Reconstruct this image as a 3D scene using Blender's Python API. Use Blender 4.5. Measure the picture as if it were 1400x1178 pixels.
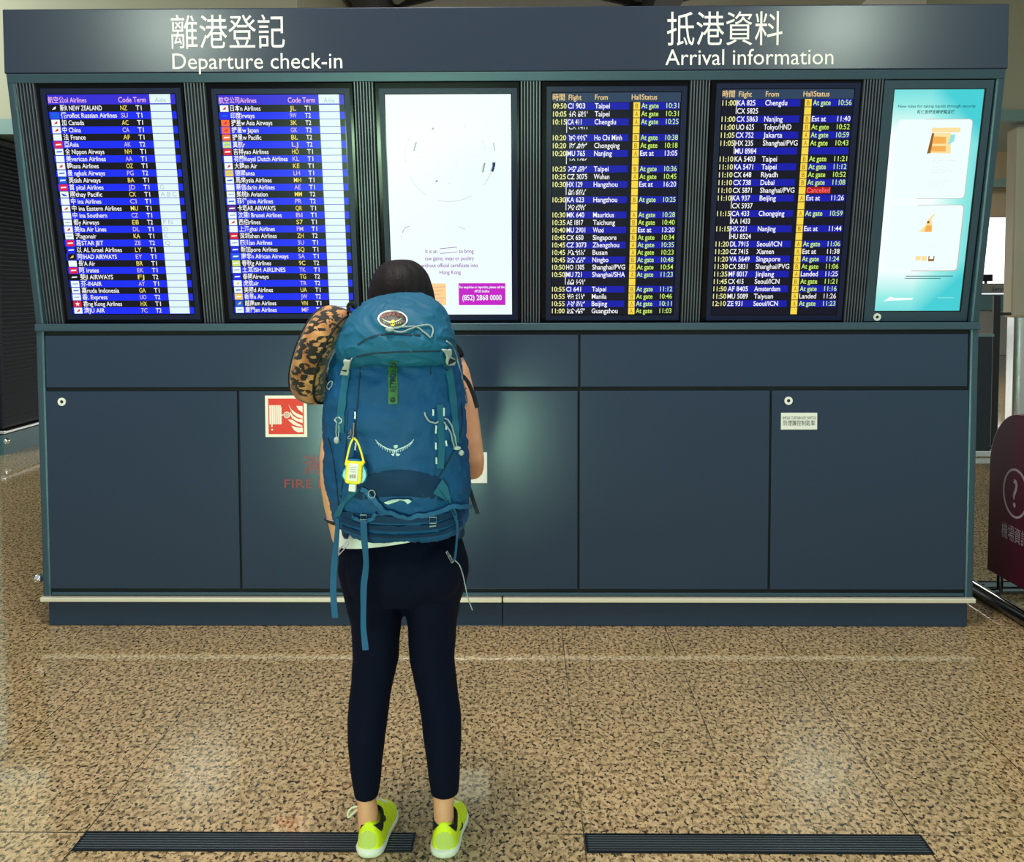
import bpy, bmesh, math, random
from mathutils import Vector, Matrix, noise
from mathutils.bvhtree import BVHTree
random.seed(7)
for o in list(bpy.data.objects):
    bpy.data.objects.remove(o)
SC = bpy.context.scene
COL = SC.collection
PI = math.pi

# ------------------------------------------------------------------ camera
CAM_POS = Vector((0.0926, -4.798, 1.55))
PITCH, YAW, ROLL, FPX, PPY = 0.0567, 0.0125, -0.0023, 1450.0, 478.3
_cy, _sy, _cp, _sp = math.cos(YAW), math.sin(YAW), math.cos(PITCH), math.sin(PITCH)
_f = Vector((-_sy * _cp, _cy * _cp, -_sp))
_r = Vector((_cy, _sy, 0))
_u = _r.cross(_f)
C_R = math.cos(ROLL) * _r + math.sin(ROLL) * _u
C_U = -math.sin(ROLL) * _r + math.cos(ROLL) * _u
C_F = _f
cam = bpy.data.cameras.new('camera')
cam.sensor_fit = 'HORIZONTAL'
cam.sensor_width = 36.0
cam.lens = FPX / 1400 * 36.0
cam.shift_y = (PPY - 589.0) / 1400.0
cam.clip_start, cam.clip_end = 0.05, 300
cam_o = bpy.data.objects.new('camera', cam)
COL.objects.link(cam_o)
M = Matrix.Identity(4)
for i in range(3):
    M[i][0], M[i][1], M[i][2], M[i][3] = C_R[i], C_U[i], -C_F[i], CAM_POS[i]
cam_o.matrix_world = M
SC.camera = cam_o


def ray(u, v):
    return (C_R * (u - 700) / FPX - C_U * (v - PPY) / FPX + C_F)


def at(u, v, Y):
    """world point on the vertical plane y = Y seen in the photograph at (u, v)"""
    d = ray(u, v)
    return CAM_POS + d * ((Y - CAM_POS.y) / d.y)


def floor_at(u, v):
    d = ray(u, v)
    return CAM_POS + d * (-CAM_POS.z / d.z)


# ------------------------------------------------------------------ world, lamps, exposure
SC.view_settings.view_transform = 'Standard'
SC.view_settings.look = 'None'
SC.view_settings.gamma = 1.0
SC.view_settings.use_curve_mapping = False
SC.view_settings.exposure = 0.0
W = bpy.data.worlds.new('hall_daylight')
SC.world = W
W.use_nodes = True
nt = W.node_tree
nt.nodes.clear()
out = nt.nodes.new('ShaderNodeOutputWorld')
bg = nt.nodes.new('ShaderNodeBackground')
tc = nt.nodes.new('ShaderNodeTexCoord')
sx = nt.nodes.new('ShaderNodeSeparateXYZ')
mr = nt.nodes.new('ShaderNodeMapRange')
mr.inputs['From Min'].default_value = 0.10
mr.inputs['From Max'].default_value = 0.65
mx = nt.nodes.new('ShaderNodeMix')
mx.data_type = 'RGBA'
mx.inputs['A'].default_value = (0.78, 0.80, 0.84, 1)
mx.inputs['B'].default_value = (0.82, 1.22, 1.06, 1)
nt.links.new(tc.outputs['Generated'], sx.inputs[0])
nt.links.new(sx.outputs['X'], mr.inputs['Value'])
nt.links.new(mr.outputs[0], mx.inputs['Factor'])
nt.links.new(mx.outputs['Result'], bg.inputs['Color'])
bg.inputs['Strength'].default_value = 0.66
nt.links.new(bg.outputs[0], out.inputs[0])


def area_lamp(name, loc, target, size, power, color):
    l = bpy.data.lights.new(name, 'AREA')
    l.shape = 'DISK'
    l.size = size
    l.energy = power
    l.color = color
    o = bpy.data.objects.new(name, l)
    o.location = loc
    o.rotation_euler = (Vector(target) - Vector(loc)).to_track_quat('-Z', 'Y').to_euler()
    COL.objects.link(o)
    return o


def spot_lamp(name, loc, target, angle, power, color, rad=0.1, blend=0.5):
    l = bpy.data.lights.new(name, 'SPOT')
    l.spot_size = angle
    l.spot_blend = blend
    l.energy = power
    l.color = color
    l.shadow_soft_size = rad
    o = bpy.data.objects.new(name, l)
    o.location = loc
    o.rotation_euler = (Vector(target) - Vector(loc)).to_track_quat('-Z', 'Y').to_euler()
    COL.objects.link(o)
    return o


# warm ceiling lamps of the hall, over the open floor in front of the kiosk
area_lamp('ceiling_lamp', (-0.6, -2.6, 5.2), (0.0, -1.6, 0), 1.3, 165, (1.0, 0.90, 0.76))
# two downlights whose reflection shows on the header
spot_lamp('downlight', (-4.2, -8.8, 4.75), (-1.4, 0, 2.6), 0.5, 330, (0.9, 1.0, 0.72), 0.18)
spot_lamp('downlight', (3.9, -8.8, 4.75), (1.4, 0, 2.6), 0.5, 330, (0.9, 1.0, 0.72), 0.18)
# added fill lamps that brighten the hall behind the kiosk
area_lamp('background_fill', (4.5, 11.0, 4.8), (5.0, 9.0, 0), 2.5, 420, (1.0, 0.97, 0.86))
area_lamp('background_fill', (-6.5, 2.6, 4.8), (-5.5, 6.0, 1.5), 2.0, 160, (0.9, 1.0, 0.92))
# added low lamp behind the camera, only for the green glow on the doors
l_ = area_lamp('door_glow_lamp', (-1.02, -6.4, 0.22), (-1.02, 0, 0.22), 1.0, 110, (0.58, 1.0, 0.60))
l_.data.shape = 'RECTANGLE'
l_.data.size, l_.data.size_y = 1.75, 0.30


# ------------------------------------------------------------------ materials
def lin(c):
    r = []
    for x in c[:3]:
        x /= 255.0
        r.append(x / 12.92 if x <= 0.04045 else ((x + 0.055) / 1.055) ** 2.4)
    return tuple(r) + (1.0,)


MATS = {}


def mat(name, rgb, rough=0.5, metal=0.0, spec=0.5, bump=0.0, bscale=200.0, var=0.0, vscale=8.0, sheen=0.0, emit=0.0, coat=0.0):
    """procedural principled material; rgb in sRGB 0-255"""
    if name in MATS:
        return MATS[name]
    m = bpy.data.materials.new(name)
    m.use_nodes = True
    n, l = m.node_tree.nodes, m.node_tree.links
    b = n['Principled BSDF']
    c = lin(rgb)
    b.inputs['Base Color'].default_value = c
    b.inputs['Roughness'].default_value = rough
    b.inputs['Metallic'].default_value = metal
    b.inputs['Specular IOR Level'].default_value = spec
    b.inputs['Coat Weight'].default_value = coat
    if sheen:
        b.inputs['Sheen Weight'].default_value = sheen
    if emit:
        b.inputs['Emission Color'].default_value = c
        b.inputs['Emission Strength'].default_value = emit
        b.inputs['Base Color'].default_value = (0.004, 0.004, 0.004, 1)
    tcx = n.new('ShaderNodeTexCoord')
    if var:
        t = n.new('ShaderNodeTexNoise')
        t.inputs['Scale'].default_value = vscale
        t.inputs['Detail'].default_value = 5
        l.new(tcx.outputs['Object'], t.inputs['Vector'])
        r = n.new('ShaderNodeValToRGB')
        r.color_ramp.elements[0].position = 0.3
        r.color_ramp.elements[1].position = 0.7
        r.color_ramp.elements[0].color = tuple(x * (1 - var) for x in c[:3]) + (1,)
        r.color_ramp.elements[1].color = tuple(min(1, x * (1 + var)) for x in c[:3]) + (1,)
        l.new(t.outputs['Fac'], r.inputs[0])
        l.new(r.outputs[0], b.inputs['Base Color'])
    if bump:
        t2 = n.new('ShaderNodeTexNoise')
        t2.inputs['Scale'].default_value = bscale
        t2.inputs['Detail'].default_value = 3
        l.new(tcx.outputs['Object'], t2.inputs['Vector'])
        bp = n.new('ShaderNodeBump')
        bp.inputs['Strength'].default_value = bump
        bp.inputs['Distance'].default_value = 0.002
        l.new(t2.outputs['Fac'], bp.inputs['Height'])
        l.new(bp.outputs[0], b.inputs['Normal'])
    MATS[name] = m
    return m


def glow(name, rgb, s=1.0):
    return mat('glow_' + name, rgb, 0.25, spec=0.22, emit=s)


def granite():
    m = bpy.data.materials.new('granite')
    m.use_nodes = True
    n, l = m.node_tree.nodes, m.node_tree.links
    b = n['Principled BSDF']
    tcx = n.new('ShaderNodeTexCoord')
    P = tcx.outputs['Object']
    mpn = n.new('ShaderNodeMapping')
    mpn.inputs['Scale'].default_value = (1.32, 0.76, 1.0)
    l.new(P, mpn.inputs[0])
    PN = mpn.outputs[0]

    def nz(scale, detail=3, rough=0.6):
        t = n.new('ShaderNodeTexNoise')
        t.inputs['Scale'].default_value = scale
        t.inputs['Detail'].default_value = detail
        t.inputs['Roughness'].default_value = rough
        l.new(PN, t.inputs['Vector'])
        return t

    def ramp(src, stops):
        r = n.new('ShaderNodeValToRGB')
        e = r.color_ramp.elements
        while len(e) < len(stops):
            e.new(0.5)
        for k, (p, c) in enumerate(stops):
            e[k].position = p
            e[k].color = c
        l.new(src, r.inputs[0])
        return r

    def mix(a, bb, fac, mode='MIX'):
        x = n.new('ShaderNodeMix')
        x.data_type = 'RGBA'
        x.blend_type = mode
        for sock, v in (('A', a), ('B', bb), ('Factor', fac)):
            if hasattr(v, 'links'):
                l.new(v, x.inputs[sock])
            else:
                x.inputs[sock].default_value = v
        return x.outputs['Result']

    base = ramp(nz(38, 4).outputs['Fac'], [(0.32, lin((160, 134, 98))), (0.5, lin((204, 174, 130))), (0.72, lin((226, 198, 156)))])
    dark = ramp(nz(62, 2, 0.55).outputs['Fac'], [(0.53, (0, 0, 0, 1)), (0.60, (1, 1, 1, 1))])
    c1 = mix(base.outputs[0], lin((62, 54, 38)), dark.outputs[0])
    pink = ramp(nz(48, 3).outputs['Fac'], [(0.54, (0, 0, 0, 1)), (0.60, (1, 1, 1, 1))])
    c2 = mix(c1, lin((138, 116, 80)), pink.outputs[0])
    big = ramp(nz(2.2, 3).outputs['Fac'], [(0.3, (0.86, 0.88, 0.86, 1)), (0.7, (1.06, 1.04, 1.02, 1))])
    c3 = mix(c2, big.outputs[0], 1.0, 'MULTIPLY')
    # joints between the slabs
    s = n.new('ShaderNodeSeparateXYZ')
    l.new(P, s.inputs[0])

    def joint(sock, period, off, w):
        a = n.new('ShaderNodeMath')
        a.operation = 'ADD'
        a.inputs[1].default_value = -off + 50 * period
        l.new(sock, a.inputs[0])
        p = n.new('ShaderNodeMath')
        p.operation = 'PINGPONG'
        p.inputs[1].default_value = period / 2
        l.new(a.outputs[0], p.inputs[0])
        c = n.new('ShaderNodeMath')
        c.operation = 'LESS_THAN'
        c.inputs[1].default_value = w
        l.new(p.outputs[0], c.inputs[0])
        return c.outputs[0]

    jx = joint(s.outputs['X'], 0.4757, -0.2186, 0.0019)
    jy = joint(s.outputs['Y'], 1.90, -1.855, 0.0030)
    mxx = n.new('ShaderNodeMath')
    mxx.operation = 'MAXIMUM'
    l.new(jx, mxx.inputs[0])
    l.new(jy, mxx.inputs[1])
    wear = ramp(nz(1.7, 2).outputs['Fac'], [(0.40, (0.18, 0.18, 0.18, 1)), (0.58, (0.95, 0.95, 0.95, 1))])
    ml = n.new('ShaderNodeMath')
    ml.operation = 'MULTIPLY'
    l.new(mxx.outputs[0], ml.inputs[0])
    l.new(wear.outputs[0], ml.inputs[1])
    c4 = mix(c3, lin((52, 46, 34)), ml.outputs[0])
    l.new(c4, b.inputs['Base Color'])
    rr = ramp(nz(9, 3).outputs['Fac'], [(0.3, (0.045, 0.045, 0.045, 1)), (0.7, (0.085, 0.085, 0.085, 1))])
    l.new(rr.outputs[0], b.inputs['Roughness'])
    b.inputs['Specular IOR Level'].default_value = 1.0
    return m


# ------------------------------------------------------------------ mesh helpers
class MB:
    def __init__(s):
        s.bm = bmesh.new()

    def box(s, a, b, mi=0):
        x0, y0, z0 = a
        x1, y1, z1 = b
        vs = [s.bm.verts.new(p) for p in ((x0, y0, z0), (x1, y0, z0), (x1, y1, z0), (x0, y1, z0), (x0, y0, z1), (x1, y0, z1), (x1, y1, z1), (x0, y1, z1))]
        for f in ((0, 3, 2, 1), (4, 5, 6, 7), (0, 1, 5, 4), (1, 2, 6, 5), (2, 3, 7, 6), (3, 0, 4, 7)):
            s.bm.faces.new([vs[k] for k in f]).material_index = mi
        return s

    def prism(s, poly, d0, d1, fr=None, mi=0):
        """poly: 2D (a,b) list; fr(a,b,d)->point"""
        fr = fr or (lambda a, b, d: (a, b, d))
        A = [s.bm.verts.new(fr(a, b, d0)) for a, b in poly]
        B = [s.bm.verts.new(fr(a, b, d1)) for a, b in poly]
        n = len(poly)
        fs = [s.bm.faces.new(A[::-1]), s.bm.faces.new(B)]
        for i in range(n):
            fs.append(s.bm.faces.new((A[i], A[(i + 1) % n], B[(i + 1) % n], B[i])))
        for f in fs:
            f.material_index = mi
        return s

    def poly(s, pts, mi=0):
        f = s.bm.faces.new([s.bm.verts.new(p) for p in pts])
        f.material_index = mi
        return f

    def rings(s, rings, cap=True, closed=True, mi=0, loop=False):
        R_ = [[s.bm.verts.new(p) for p in r] for r in rings]
        n = len(R_[0])
        m = len(R_)
        for i in range(m if loop else m - 1):
            a, b = R_[i], R_[(i + 1) % m]
            for k in range(n if closed else n - 1):
                s.bm.faces.new((a[k], a[(k + 1) % n], b[(k + 1) % n], b[k])).material_index = mi
        if cap and not loop:
            s.bm.faces.new(R_[0][::-1]).material_index = mi
            s.bm.faces.new(R_[-1]).material_index = mi
        return s

    def tube(s, pts, r, seg=8, mi=0, cap=True, loop=False):
        pts = [Vector(p) for p in pts]
        rs = r if isinstance(r, (list, tuple)) else [r] * len(pts)
        n = len(pts)
        T = []
        for i in range(n):
            if loop:
                t = pts[(i + 1) % n] - pts[i - 1]
            else:
                t = pts[min(i + 1, n - 1)] - pts[max(i - 1, 0)]
            T.append(t.normalized())
        up = Vector((0, 0, 1)) if abs(T[0].z) < 0.9 else Vector((1, 0, 0))
        N = (up - T[0] * up.dot(T[0])).normalized()
        rings = []
        for i in range(n):
            N = (N - T[i] * N.dot(T[i])).normalized()
            B = T[i].cross(N)
            rings.append([pts[i] + (N * math.cos(2 * PI * k / seg) + B * math.sin(2 * PI * k / seg)) * rs[i] for k in range(seg)])
        return s.rings(rings, cap, True, mi, loop)

    def ribbon(s, pts, nors, width, thick, mi=0):
        pts = [Vector(p) for p in pts]
        n = len(pts)
        ws = width if isinstance(width, (list, tuple)) else [width] * n
        rings = []
        for i in range(n):
            t = (pts[min(i + 1, n - 1)] - pts[max(i - 1, 0)]).normalized()
            nn = Vector(nors[i]).normalized()
            sd = t.cross(nn).normalized()
            nn = sd.cross(t).normalized()
            w = ws[i] / 2
            rings.append([pts[i] + sd * w, pts[i] + sd * w + nn * thick, pts[i] - sd * w + nn * thick, pts[i] - sd * w])
        return s.rings(rings, True, True, mi)

    def ellipsoid(s, c, r, mi=0, su=16, sv=10):
        c = Vector(c)
        rr = []
        top = s.bm.verts.new(c + Vector((0, 0, r[2])))
        bot = s.bm.verts.new(c - Vector((0, 0, r[2])))
        for j in range(1, sv):
            th = PI * j / sv
            rr.append([s.bm.verts.new(c + Vector((r[0] * math.sin(th) * math.cos(2 * PI * k / su), r[1] * math.sin(th) * math.sin(2 * PI * k / su), r[2] * math.cos(th)))) for k in range(su)])
        for k in range(su):
            s.bm.faces.new((top, rr[0][k], rr[0][(k + 1) % su])).material_index = mi
            s.bm.faces.new((bot, rr[-1][(k + 1) % su], rr[-1][k])).material_index = mi
            for j in range(len(rr) - 1):
                s.bm.faces.new((rr[j][k], rr[j + 1][k], rr[j + 1][(k + 1) % su], rr[j][(k + 1) % su])).material_index = mi
        return s

    def ring(s, c, r0, r1, d0, d1, fr, seg=24, mi=0):
        """flat annulus with thickness; fr(a,b,d)"""
        R_ = []
        for k in range(seg):
            a = 2 * PI * k / seg
            ca, sa = math.cos(a), math.sin(a)
            R_.append([fr(c[0] + r * ca, c[1] + r * sa, d) for r, d in ((r0, d0), (r1, d0), (r1, d1), (r0, d1))])
        return s.rings(R_, False, True, mi, True)

    def disc(s, c, r, d0, d1, fr, seg=20, mi=0):
        return s.prism([(c[0] + r * math.cos(2 * PI * k / seg), c[1] + r * math.sin(2 * PI * k / seg)) for k in range(seg)], d0, d1, fr, mi)

    def build(s, name, m, parent=None, smooth=False, bevel=0.0, sub=0, fixn=True, sharp=40):
        if fixn:
            bmesh.ops.recalc_face_normals(s.bm, faces=s.bm.faces)
        me = bpy.data.meshes.new(name)
        s.bm.to_mesh(me)
        s.bm.free()
        return link(name, me, m, parent, smooth, bevel, sub, sharp)


def link(name, me, m, parent=None, smooth=False, bevel=0.0, sub=0, sharp=40):
    for q in (m if isinstance(m, (list, tuple)) else [m]):
        me.materials.append(q)
    o = bpy.data.objects.new(name, me)
    COL.objects.link(o)
    if parent is not None:
        o.parent = parent
    if smooth or sub:
        me.polygons.foreach_set('use_smooth', [True] * len(me.polygons))
        if sharp < 180 and not sub:
            me.set_sharp_from_angle(angle=math.radians(sharp))
    if bevel:
        b = o.modifiers.new('bevel', 'BEVEL')
        b.width = bevel
        b.segments = 2
        b.limit_method = 'ANGLE'
        b.angle_limit = math.radians(40)
    if sub:
        k = o.modifiers.new('subsurf', 'SUBSURF')
        k.levels = sub
        k.render_levels = sub
    return o


def tag(o, label, cat, group=None):
    o['label'] = label
    o['category'] = cat
    if group:
        o['group'] = group
    return o


def thing(name, label, cat, loc=(0, 0, 0), group=None):
    o = bpy.data.objects.new(name, None)
    o.empty_display_size = 0.1
    COL.objects.link(o)
    o.location = loc
    bpy.context.view_layer.update()
    return tag(o, label, cat, group)


def struct(o):
    o['kind'] = 'structure'
    return o


# ------------------------------------------------------------------ lettering
_txt = {}
_fc = bpy.data.curves.new('lettering', 'FONT')
_fc.resolution_u = 3
_fo = bpy.data.objects.new('lettering', _fc)
COL.objects.link(_fo)


def glyphs(t, bold=0.0):
    k = (t, bold)
    if k not in _txt:
        _fc.body = t
        _fc.offset = bold
        bpy.context.view_layer.update()
        ev = _fo.evaluated_get(bpy.context.evaluated_depsgraph_get())
        me = ev.to_mesh()
        vs = [(v.co.x, v.co.y) for v in me.vertices]
        fs = [tuple(p.vertices) for p in me.polygons]
        ev.to_mesh_clear()
        x0 = min(v[0] for v in vs) if vs else 0
        x1 = max(v[0] for v in vs) if vs else 1
        _txt[k] = (vs, fs, x0, x1)
    return _txt[k]


def put_text(mb, t, x, y, size, fr, width=None, align='L', mi=0, bold=0.0, d=0.0, rot=0.0, clip=None):
    """baseline at (x,y); size = height of a capital"""
    vs, fs, x0, x1 = glyphs(t, bold)
    sc = size / 0.70
    sxx = sc if width is None else width / max(1e-6, x1 - x0)
    w = (x1 - x0) * sxx
    ox = x if align == 'L' else (x - w if align == 'R' else x - w / 2)
    cr, sr = math.cos(rot), math.sin(rot)
    V = []
    for a, b in vs:
        px, py = (a - x0) * sxx + (ox - x), b * sc
        if clip:
            py = min(max(py, clip[0] * size), clip[1] * size)
        V.append(mb.bm.verts.new(fr(x + px * cr - py * sr, y + px * sr + py * cr, d)))
    for f in fs:
        try:
            mb.bm.faces.new([V[k] for k in f]).material_index = mi
        except ValueError:
            pass
# ------------------------------------------------------------------ shared materials
M_SLATE = mat('slate_paint', (42, 60, 84), 0.18, 0.2, 0.5, bump=0.01, bscale=900)
M_SLATE2 = mat('slate_frame', (58, 82, 98), 0.36, 0.35, 0.5, bump=0.03, bscale=900)
M_HEAD = mat('header_paint', (40, 52, 72), 0.22, 0.2, 0.5, bump=0.01, bscale=900)
M_GAP = mat('dark_gap', (10, 14, 20), 0.7)
M_GLASS = mat('black_glass', (4, 6, 14), 0.12, 0, 0.22)
M_NAVY = mat('navy_frame', (18, 28, 62), 0.35, 0, 0.3)
M_FIN = mat('fin_metal', (104, 112, 128), 0.4, 0.5)
M_STEEL = mat('brushed_steel', (238, 228, 210), 0.3, 0.35, bump=0.04, bscale=400)
M_CHROME = mat('chrome', (225, 228, 230), 0.12, 1.0)
M_WHITE = mat('white_paint', (236, 236, 232), 0.4)
M_BLACK = mat('black_plastic', (12, 12, 15), 0.45)
M_LETTER = mat('white_vinyl', (240, 240, 238), 0.5)
M_RED = mat('red_vinyl', (226, 34, 22), 0.4)
M_REDTXT = mat('dark_red_vinyl', (150, 26, 42), 0.4)
M_CREAM = mat('cream_vinyl', (246, 240, 226), 0.5)

# ------------------------------------------------------------------ floor, walls, ceiling
fl = MB()
fl.box((-16, -14, -0.3), (24, 34, 0.0))
struct(fl.build('floor', granite()))

KW = 2.1373           # half width of the kiosk
HB, HT, OV = 2.4757, 2.7514, 0.212
Z_LEDGE = 1.40
SL_O = Vector((0, 0.030, Z_LEDGE))
SL_T = Vector((0, -OV, HB))
es = (SL_T - SL_O)
SLEN = es.length
es.normalize()
ex = Vector((1, 0, 0))
en = ex.cross(es)
SLM = Matrix.Identity(4)
for i in range(3):
    SLM[i][0], SLM[i][1], SLM[i][2], SLM[i][3] = ex[i], es[i], en[i], SL_O[i]


def slant(u, v):
    d = ray(u, v)
    t = (SL_O - CAM_POS).dot(en) / d.dot(en)
    p = CAM_POS + d * t - SL_O
    return p.x, p.dot(es)


def SLW(a, b, d):
    return SL_O + ex * a + es * b + en * d


def FR0(a, b, d):
    """front plane of the kiosk: a = x, b = z, d outwards"""
    return (a, -d, b)


def px0(u, v=600):
    return at(u, v, 0.0).x


def pz0(v, u=700):
    return at(u, v, 0.0).z


# ------------------------------------------------------------------ kiosk
kiosk = thing('information_kiosk', 'wide slate blue flight information kiosk with overhanging header, standing on the granite floor', 'kiosk')
BACK = 0.75


def profile(ins):
    return [(BACK - ins, 0.125), (0.0 + ins, 0.125), (0.0 + ins, Z_LEDGE - 0.01), (0.0 + ins * 4, Z_LEDGE), (-OV + ins * 3.2, HB), (-OV + ins, HB + 0.01), (-OV + ins, HT - ins), (BACK - ins, HT - ins)]


b = MB()
b.prism(profile(0.016), -KW + 0.02, KW - 0.02, lambda a, z, d: (d, a, z))
b.build('housing', M_GAP, kiosk)
for sgn in (-1, 1):
    b = MB()
    x0, x1 = sorted((sgn * KW, sgn * (KW - 0.040)))
    b.prism(profile(0.0), x0, x1, lambda a, z, d: (d, a, z))
    b.build('side_frame', M_SLATE2, kiosk, bevel=0.010)
# ledge under the screens
b = MB()
b.box((-KW + 0.002, -0.014, 1.366), (KW - 0.002, 0.04, Z_LEDGE))
b.build('ledge', M_SLATE2, kiosk, bevel=0.004)
# plinth, two lengths
jx = px0(687, 840)
for a0, a1 in ((-KW + 0.018, jx - 0.0012), (jx + 0.0012, KW - 0.018)):
    b = MB()
    b.box((a0, 0.018, 0.0), (a1, BACK - 0.02, 0.119))
    b.build('plinth', M_SLATE, kiosk, bevel=0.004)
# bright kick rail, two lengths
for a0, a1 in ((-KW - 0.004, jx - 0.003), (jx + 0.003, KW + 0.004)):
    b = MB()
    b.box((a0, -0.022, 0.1215), (a1, 0.018, 0.1425))
    b.build('kick_rail', M_STEEL, kiosk, bevel=0.004)
b = MB()
b.box((-KW + 0.042, 0.0, 0.146), (KW - 0.042, 0.03, 0.162))
b.build('bottom_frame', M_SLATE2, kiosk, bevel=0.004)
# fascia panels (upper row) and doors (lower row)
zr0, zr1 = pz0(529), pz0(457.5)
zd0, zd1 = pz0(805), pz0(534)
for u0, u1 in ((62.5, 790.7), (793.3, 1323)):
    b = MB()
    b.box((px0(u0, 490), -0.001, zr0), (px0(u1, 490), 0.02, zr1))
    b.build('fascia_panel', M_SLATE, kiosk, bevel=0.0025)
doors = []
for u0, u1 in ((65.5, 326.4), (329.2, 590.5), (592.5, 789.7), (792.3, 1051), (1054, 1322)):
    b = MB()
    b.box((px0(u0, 670), -0.001, zd0), (px0(u1, 670), 0.02, zd1))
    doors.append(b.build('access_door', M_SLATE, kiosk, bevel=0.0025))


def lock(parent, cx, cz, fr, r=0.0185):
    b = MB()
    b.ring((cx, cz), r * 0.42, r, 0.0, 0.005, fr, 24, 0)
    b.disc((cx, cz), r * 0.44, 0.0, 0.002, fr, 16, 1)
    return b.build('lock', [M_WHITE, M_BLACK], parent, smooth=True)


lock(doors[0], px0(85, 549), pz0(549, 85), lambda a, z, d: (a, -0.001 - d, z))
lock(doors[4], px0(1077.8, 547.5), pz0(547.5, 1077), lambda a, z, d: (a, -0.001 - d, z))
# red lettering on the hose door
FRD = lambda a, z, d: (a, -0.0022 - d, z)
b = MB()
put_text(b, '消防喉轆', px0(414), pz0(645.5), 0.066, FRD, width=px0(512) - px0(414), mi=0)
put_text(b, 'FIRE HOSE REEL', px0(388), pz0(667), 0.041, FRD, width=px0(543) - px0(388), mi=0)
b.build('lettering', M_REDTXT, doors[1], fixn=False)
# faint outline of the recessed hatch in the upper left fascia
# header
b = MB()
b.box((-KW - 0.003, -OV - 0.006, HB + 0.004), (KW + 0.003, BACK, HT))
header = b.build('header', M_HEAD, kiosk, bevel=0.005)
FRH = lambda a, z, d: (a, -OV - 0.0075 - d, z)


def hx(u, v=60):
    return at(u, v, -OV).x


def hz(v, u=700):
    return at(u, v, -OV).z


b = MB()
put_text(b, '離港登記', hx(235), hz(63, 300), 0.108, FRH, width=hx(390) - hx(235))
put_text(b, 'Departure check-in', hx(236), hz(94.5, 300), 0.067, FRH, width=hx(468) - hx(236))
b.build('lettering', M_LETTER, header, fixn=False)
b = MB()
put_text(b, '抵港資料', hx(911.5), hz(58.5, 1000), 0.108, FRH, width=hx(1069) - hx(911.5))
put_text(b, 'Arrival information', hx(909.5), hz(89, 1000), 0.067, FRH, width=hx(1139) - hx(909.5))
b.build('lettering', M_LETTER, header, fixn=False)
# frame bar under the header, on the slanted face
b = MB()
b.prism([(-KW + 0.004, SLEN - 0.036), (KW - 0.004, SLEN - 0.036), (KW - 0.004, SLEN + 0.004), (-KW + 0.004, SLEN + 0.004)], -0.02, 0.003, SLW)
b.build('top_frame', M_SLATE2, kiosk, bevel=0.003)

# ribbed strips between the screens
mods = []
rib_px = [((18, 49), (57, 87)), ((252, 283), (277, 305)), ((484, 513), (496, 522)), ((711, 739), (712, 740)), ((943.5, 973), (930, 956)), ((1179, 1208), (1153.5, 1180))]
S_T = SLEN - 0.036
for (t0, t1), (b0, b1) in rib_px:
    xs = [(slant(t0, 115)[0] + slant(b0, 440)[0]) / 2, (slant(t1, 115)[0] + slant(b1, 440)[0]) / 2]
    mods.append(xs)
for x0, x1 in mods:
    b = MB()
    b.prism([(x0, 0.0), (x1, 0.0), (x1, S_T), (x0, S_T)], -0.014, -0.010, SLW, 1)
    n = 7
    for k in range(n):
        c = x0 + (x1 - x0) * (k + 0.5) / n
        b.prism([(c - 0.0022, 0.0), (c + 0.0022, 0.0), (c + 0.0022, S_T), (c - 0.0022, S_T)], -0.010, 0.004, SLW, 0)
    b.build('ribbed_strip', [M_FIN, M_GAP], kiosk)
print('RIBS', [(round(a, 3), round(c, 3)) for a, c in mods])


# ------------------------------------------------------------------ screens
def quad(tl, tr, bl, br):
    P = [slant(*q) for q in (tl, tr, bl, br)]
    x0 = (P[0][0] + P[2][0]) / 2
    x1 = (P[1][0] + P[3][0]) / 2
    s1 = (P[0][1] + P[1][1]) / 2
    s0 = (P[2][1] + P[3][1]) / 2
    return x0, x1, s0, s1


def display(label, q, ra, rb):
    """monitor behind black glass between two ribbed strips; returns root and the lit rectangle"""
    x0, x1, s0, s1 = q
    t = thing('display_screen', label, 'screen', (0, 0, 0))
    c = SLM @ Vector(((x0 + x1) / 2, 0.0, 0.0))
    m = SLM.copy()
    m.translation = c
    t.matrix_world = m
    w, h = x1 - x0, s1 - s0
    L, R_ = ra - (x0 + x1) / 2, rb - (x0 + x1) / 2
    b = MB()
    b.box((L, 0.003, -0.012), (R_, S_T - 0.002, -0.003))
    b.build('bezel', M_GLASS, t, bevel=0.002)
    b = MB()
    g, e = 0.026, 0.004
    X0, X1, Y0, Y1 = -w / 2 - g, w / 2 + g, s0 - g, s1 + g
    for a0, a1, c0, c1 in ((X0, X1, Y0, s0 - e), (X0, X1, s1 + e, Y1), (X0, -w / 2 - e, s0 - e, s1 + e), (w / 2 + e, X1, s0 - e, s1 + e)):
        b.box((a0, c0, -0.003), (a1, c1, -0.0005))
    b.build('screen_frame', M_NAVY, t)
    return t, w, s0, s1


class Lit:
    """lays out things on a lit rectangle: u 0..1 from left, v 0..1 from top"""

    def __init__(s, w, s0, s1):
        s.w, s.s0, s.s1, s.h = w, s0, s1, s1 - s0

    def x(s, u):
        return (u - 0.5) * s.w

    def y(s, v):
        return s.s1 - v * s.h

    def rect(s, mb, u0, v0, u1, v1, mi, d=0.0):
        mb.poly([(s.x(u0), s.y(v1), d), (s.x(u1), s.y(v1), d), (s.x(u1), s.y(v0), d), (s.x(u0), s.y(v0), d)], mi)


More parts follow.
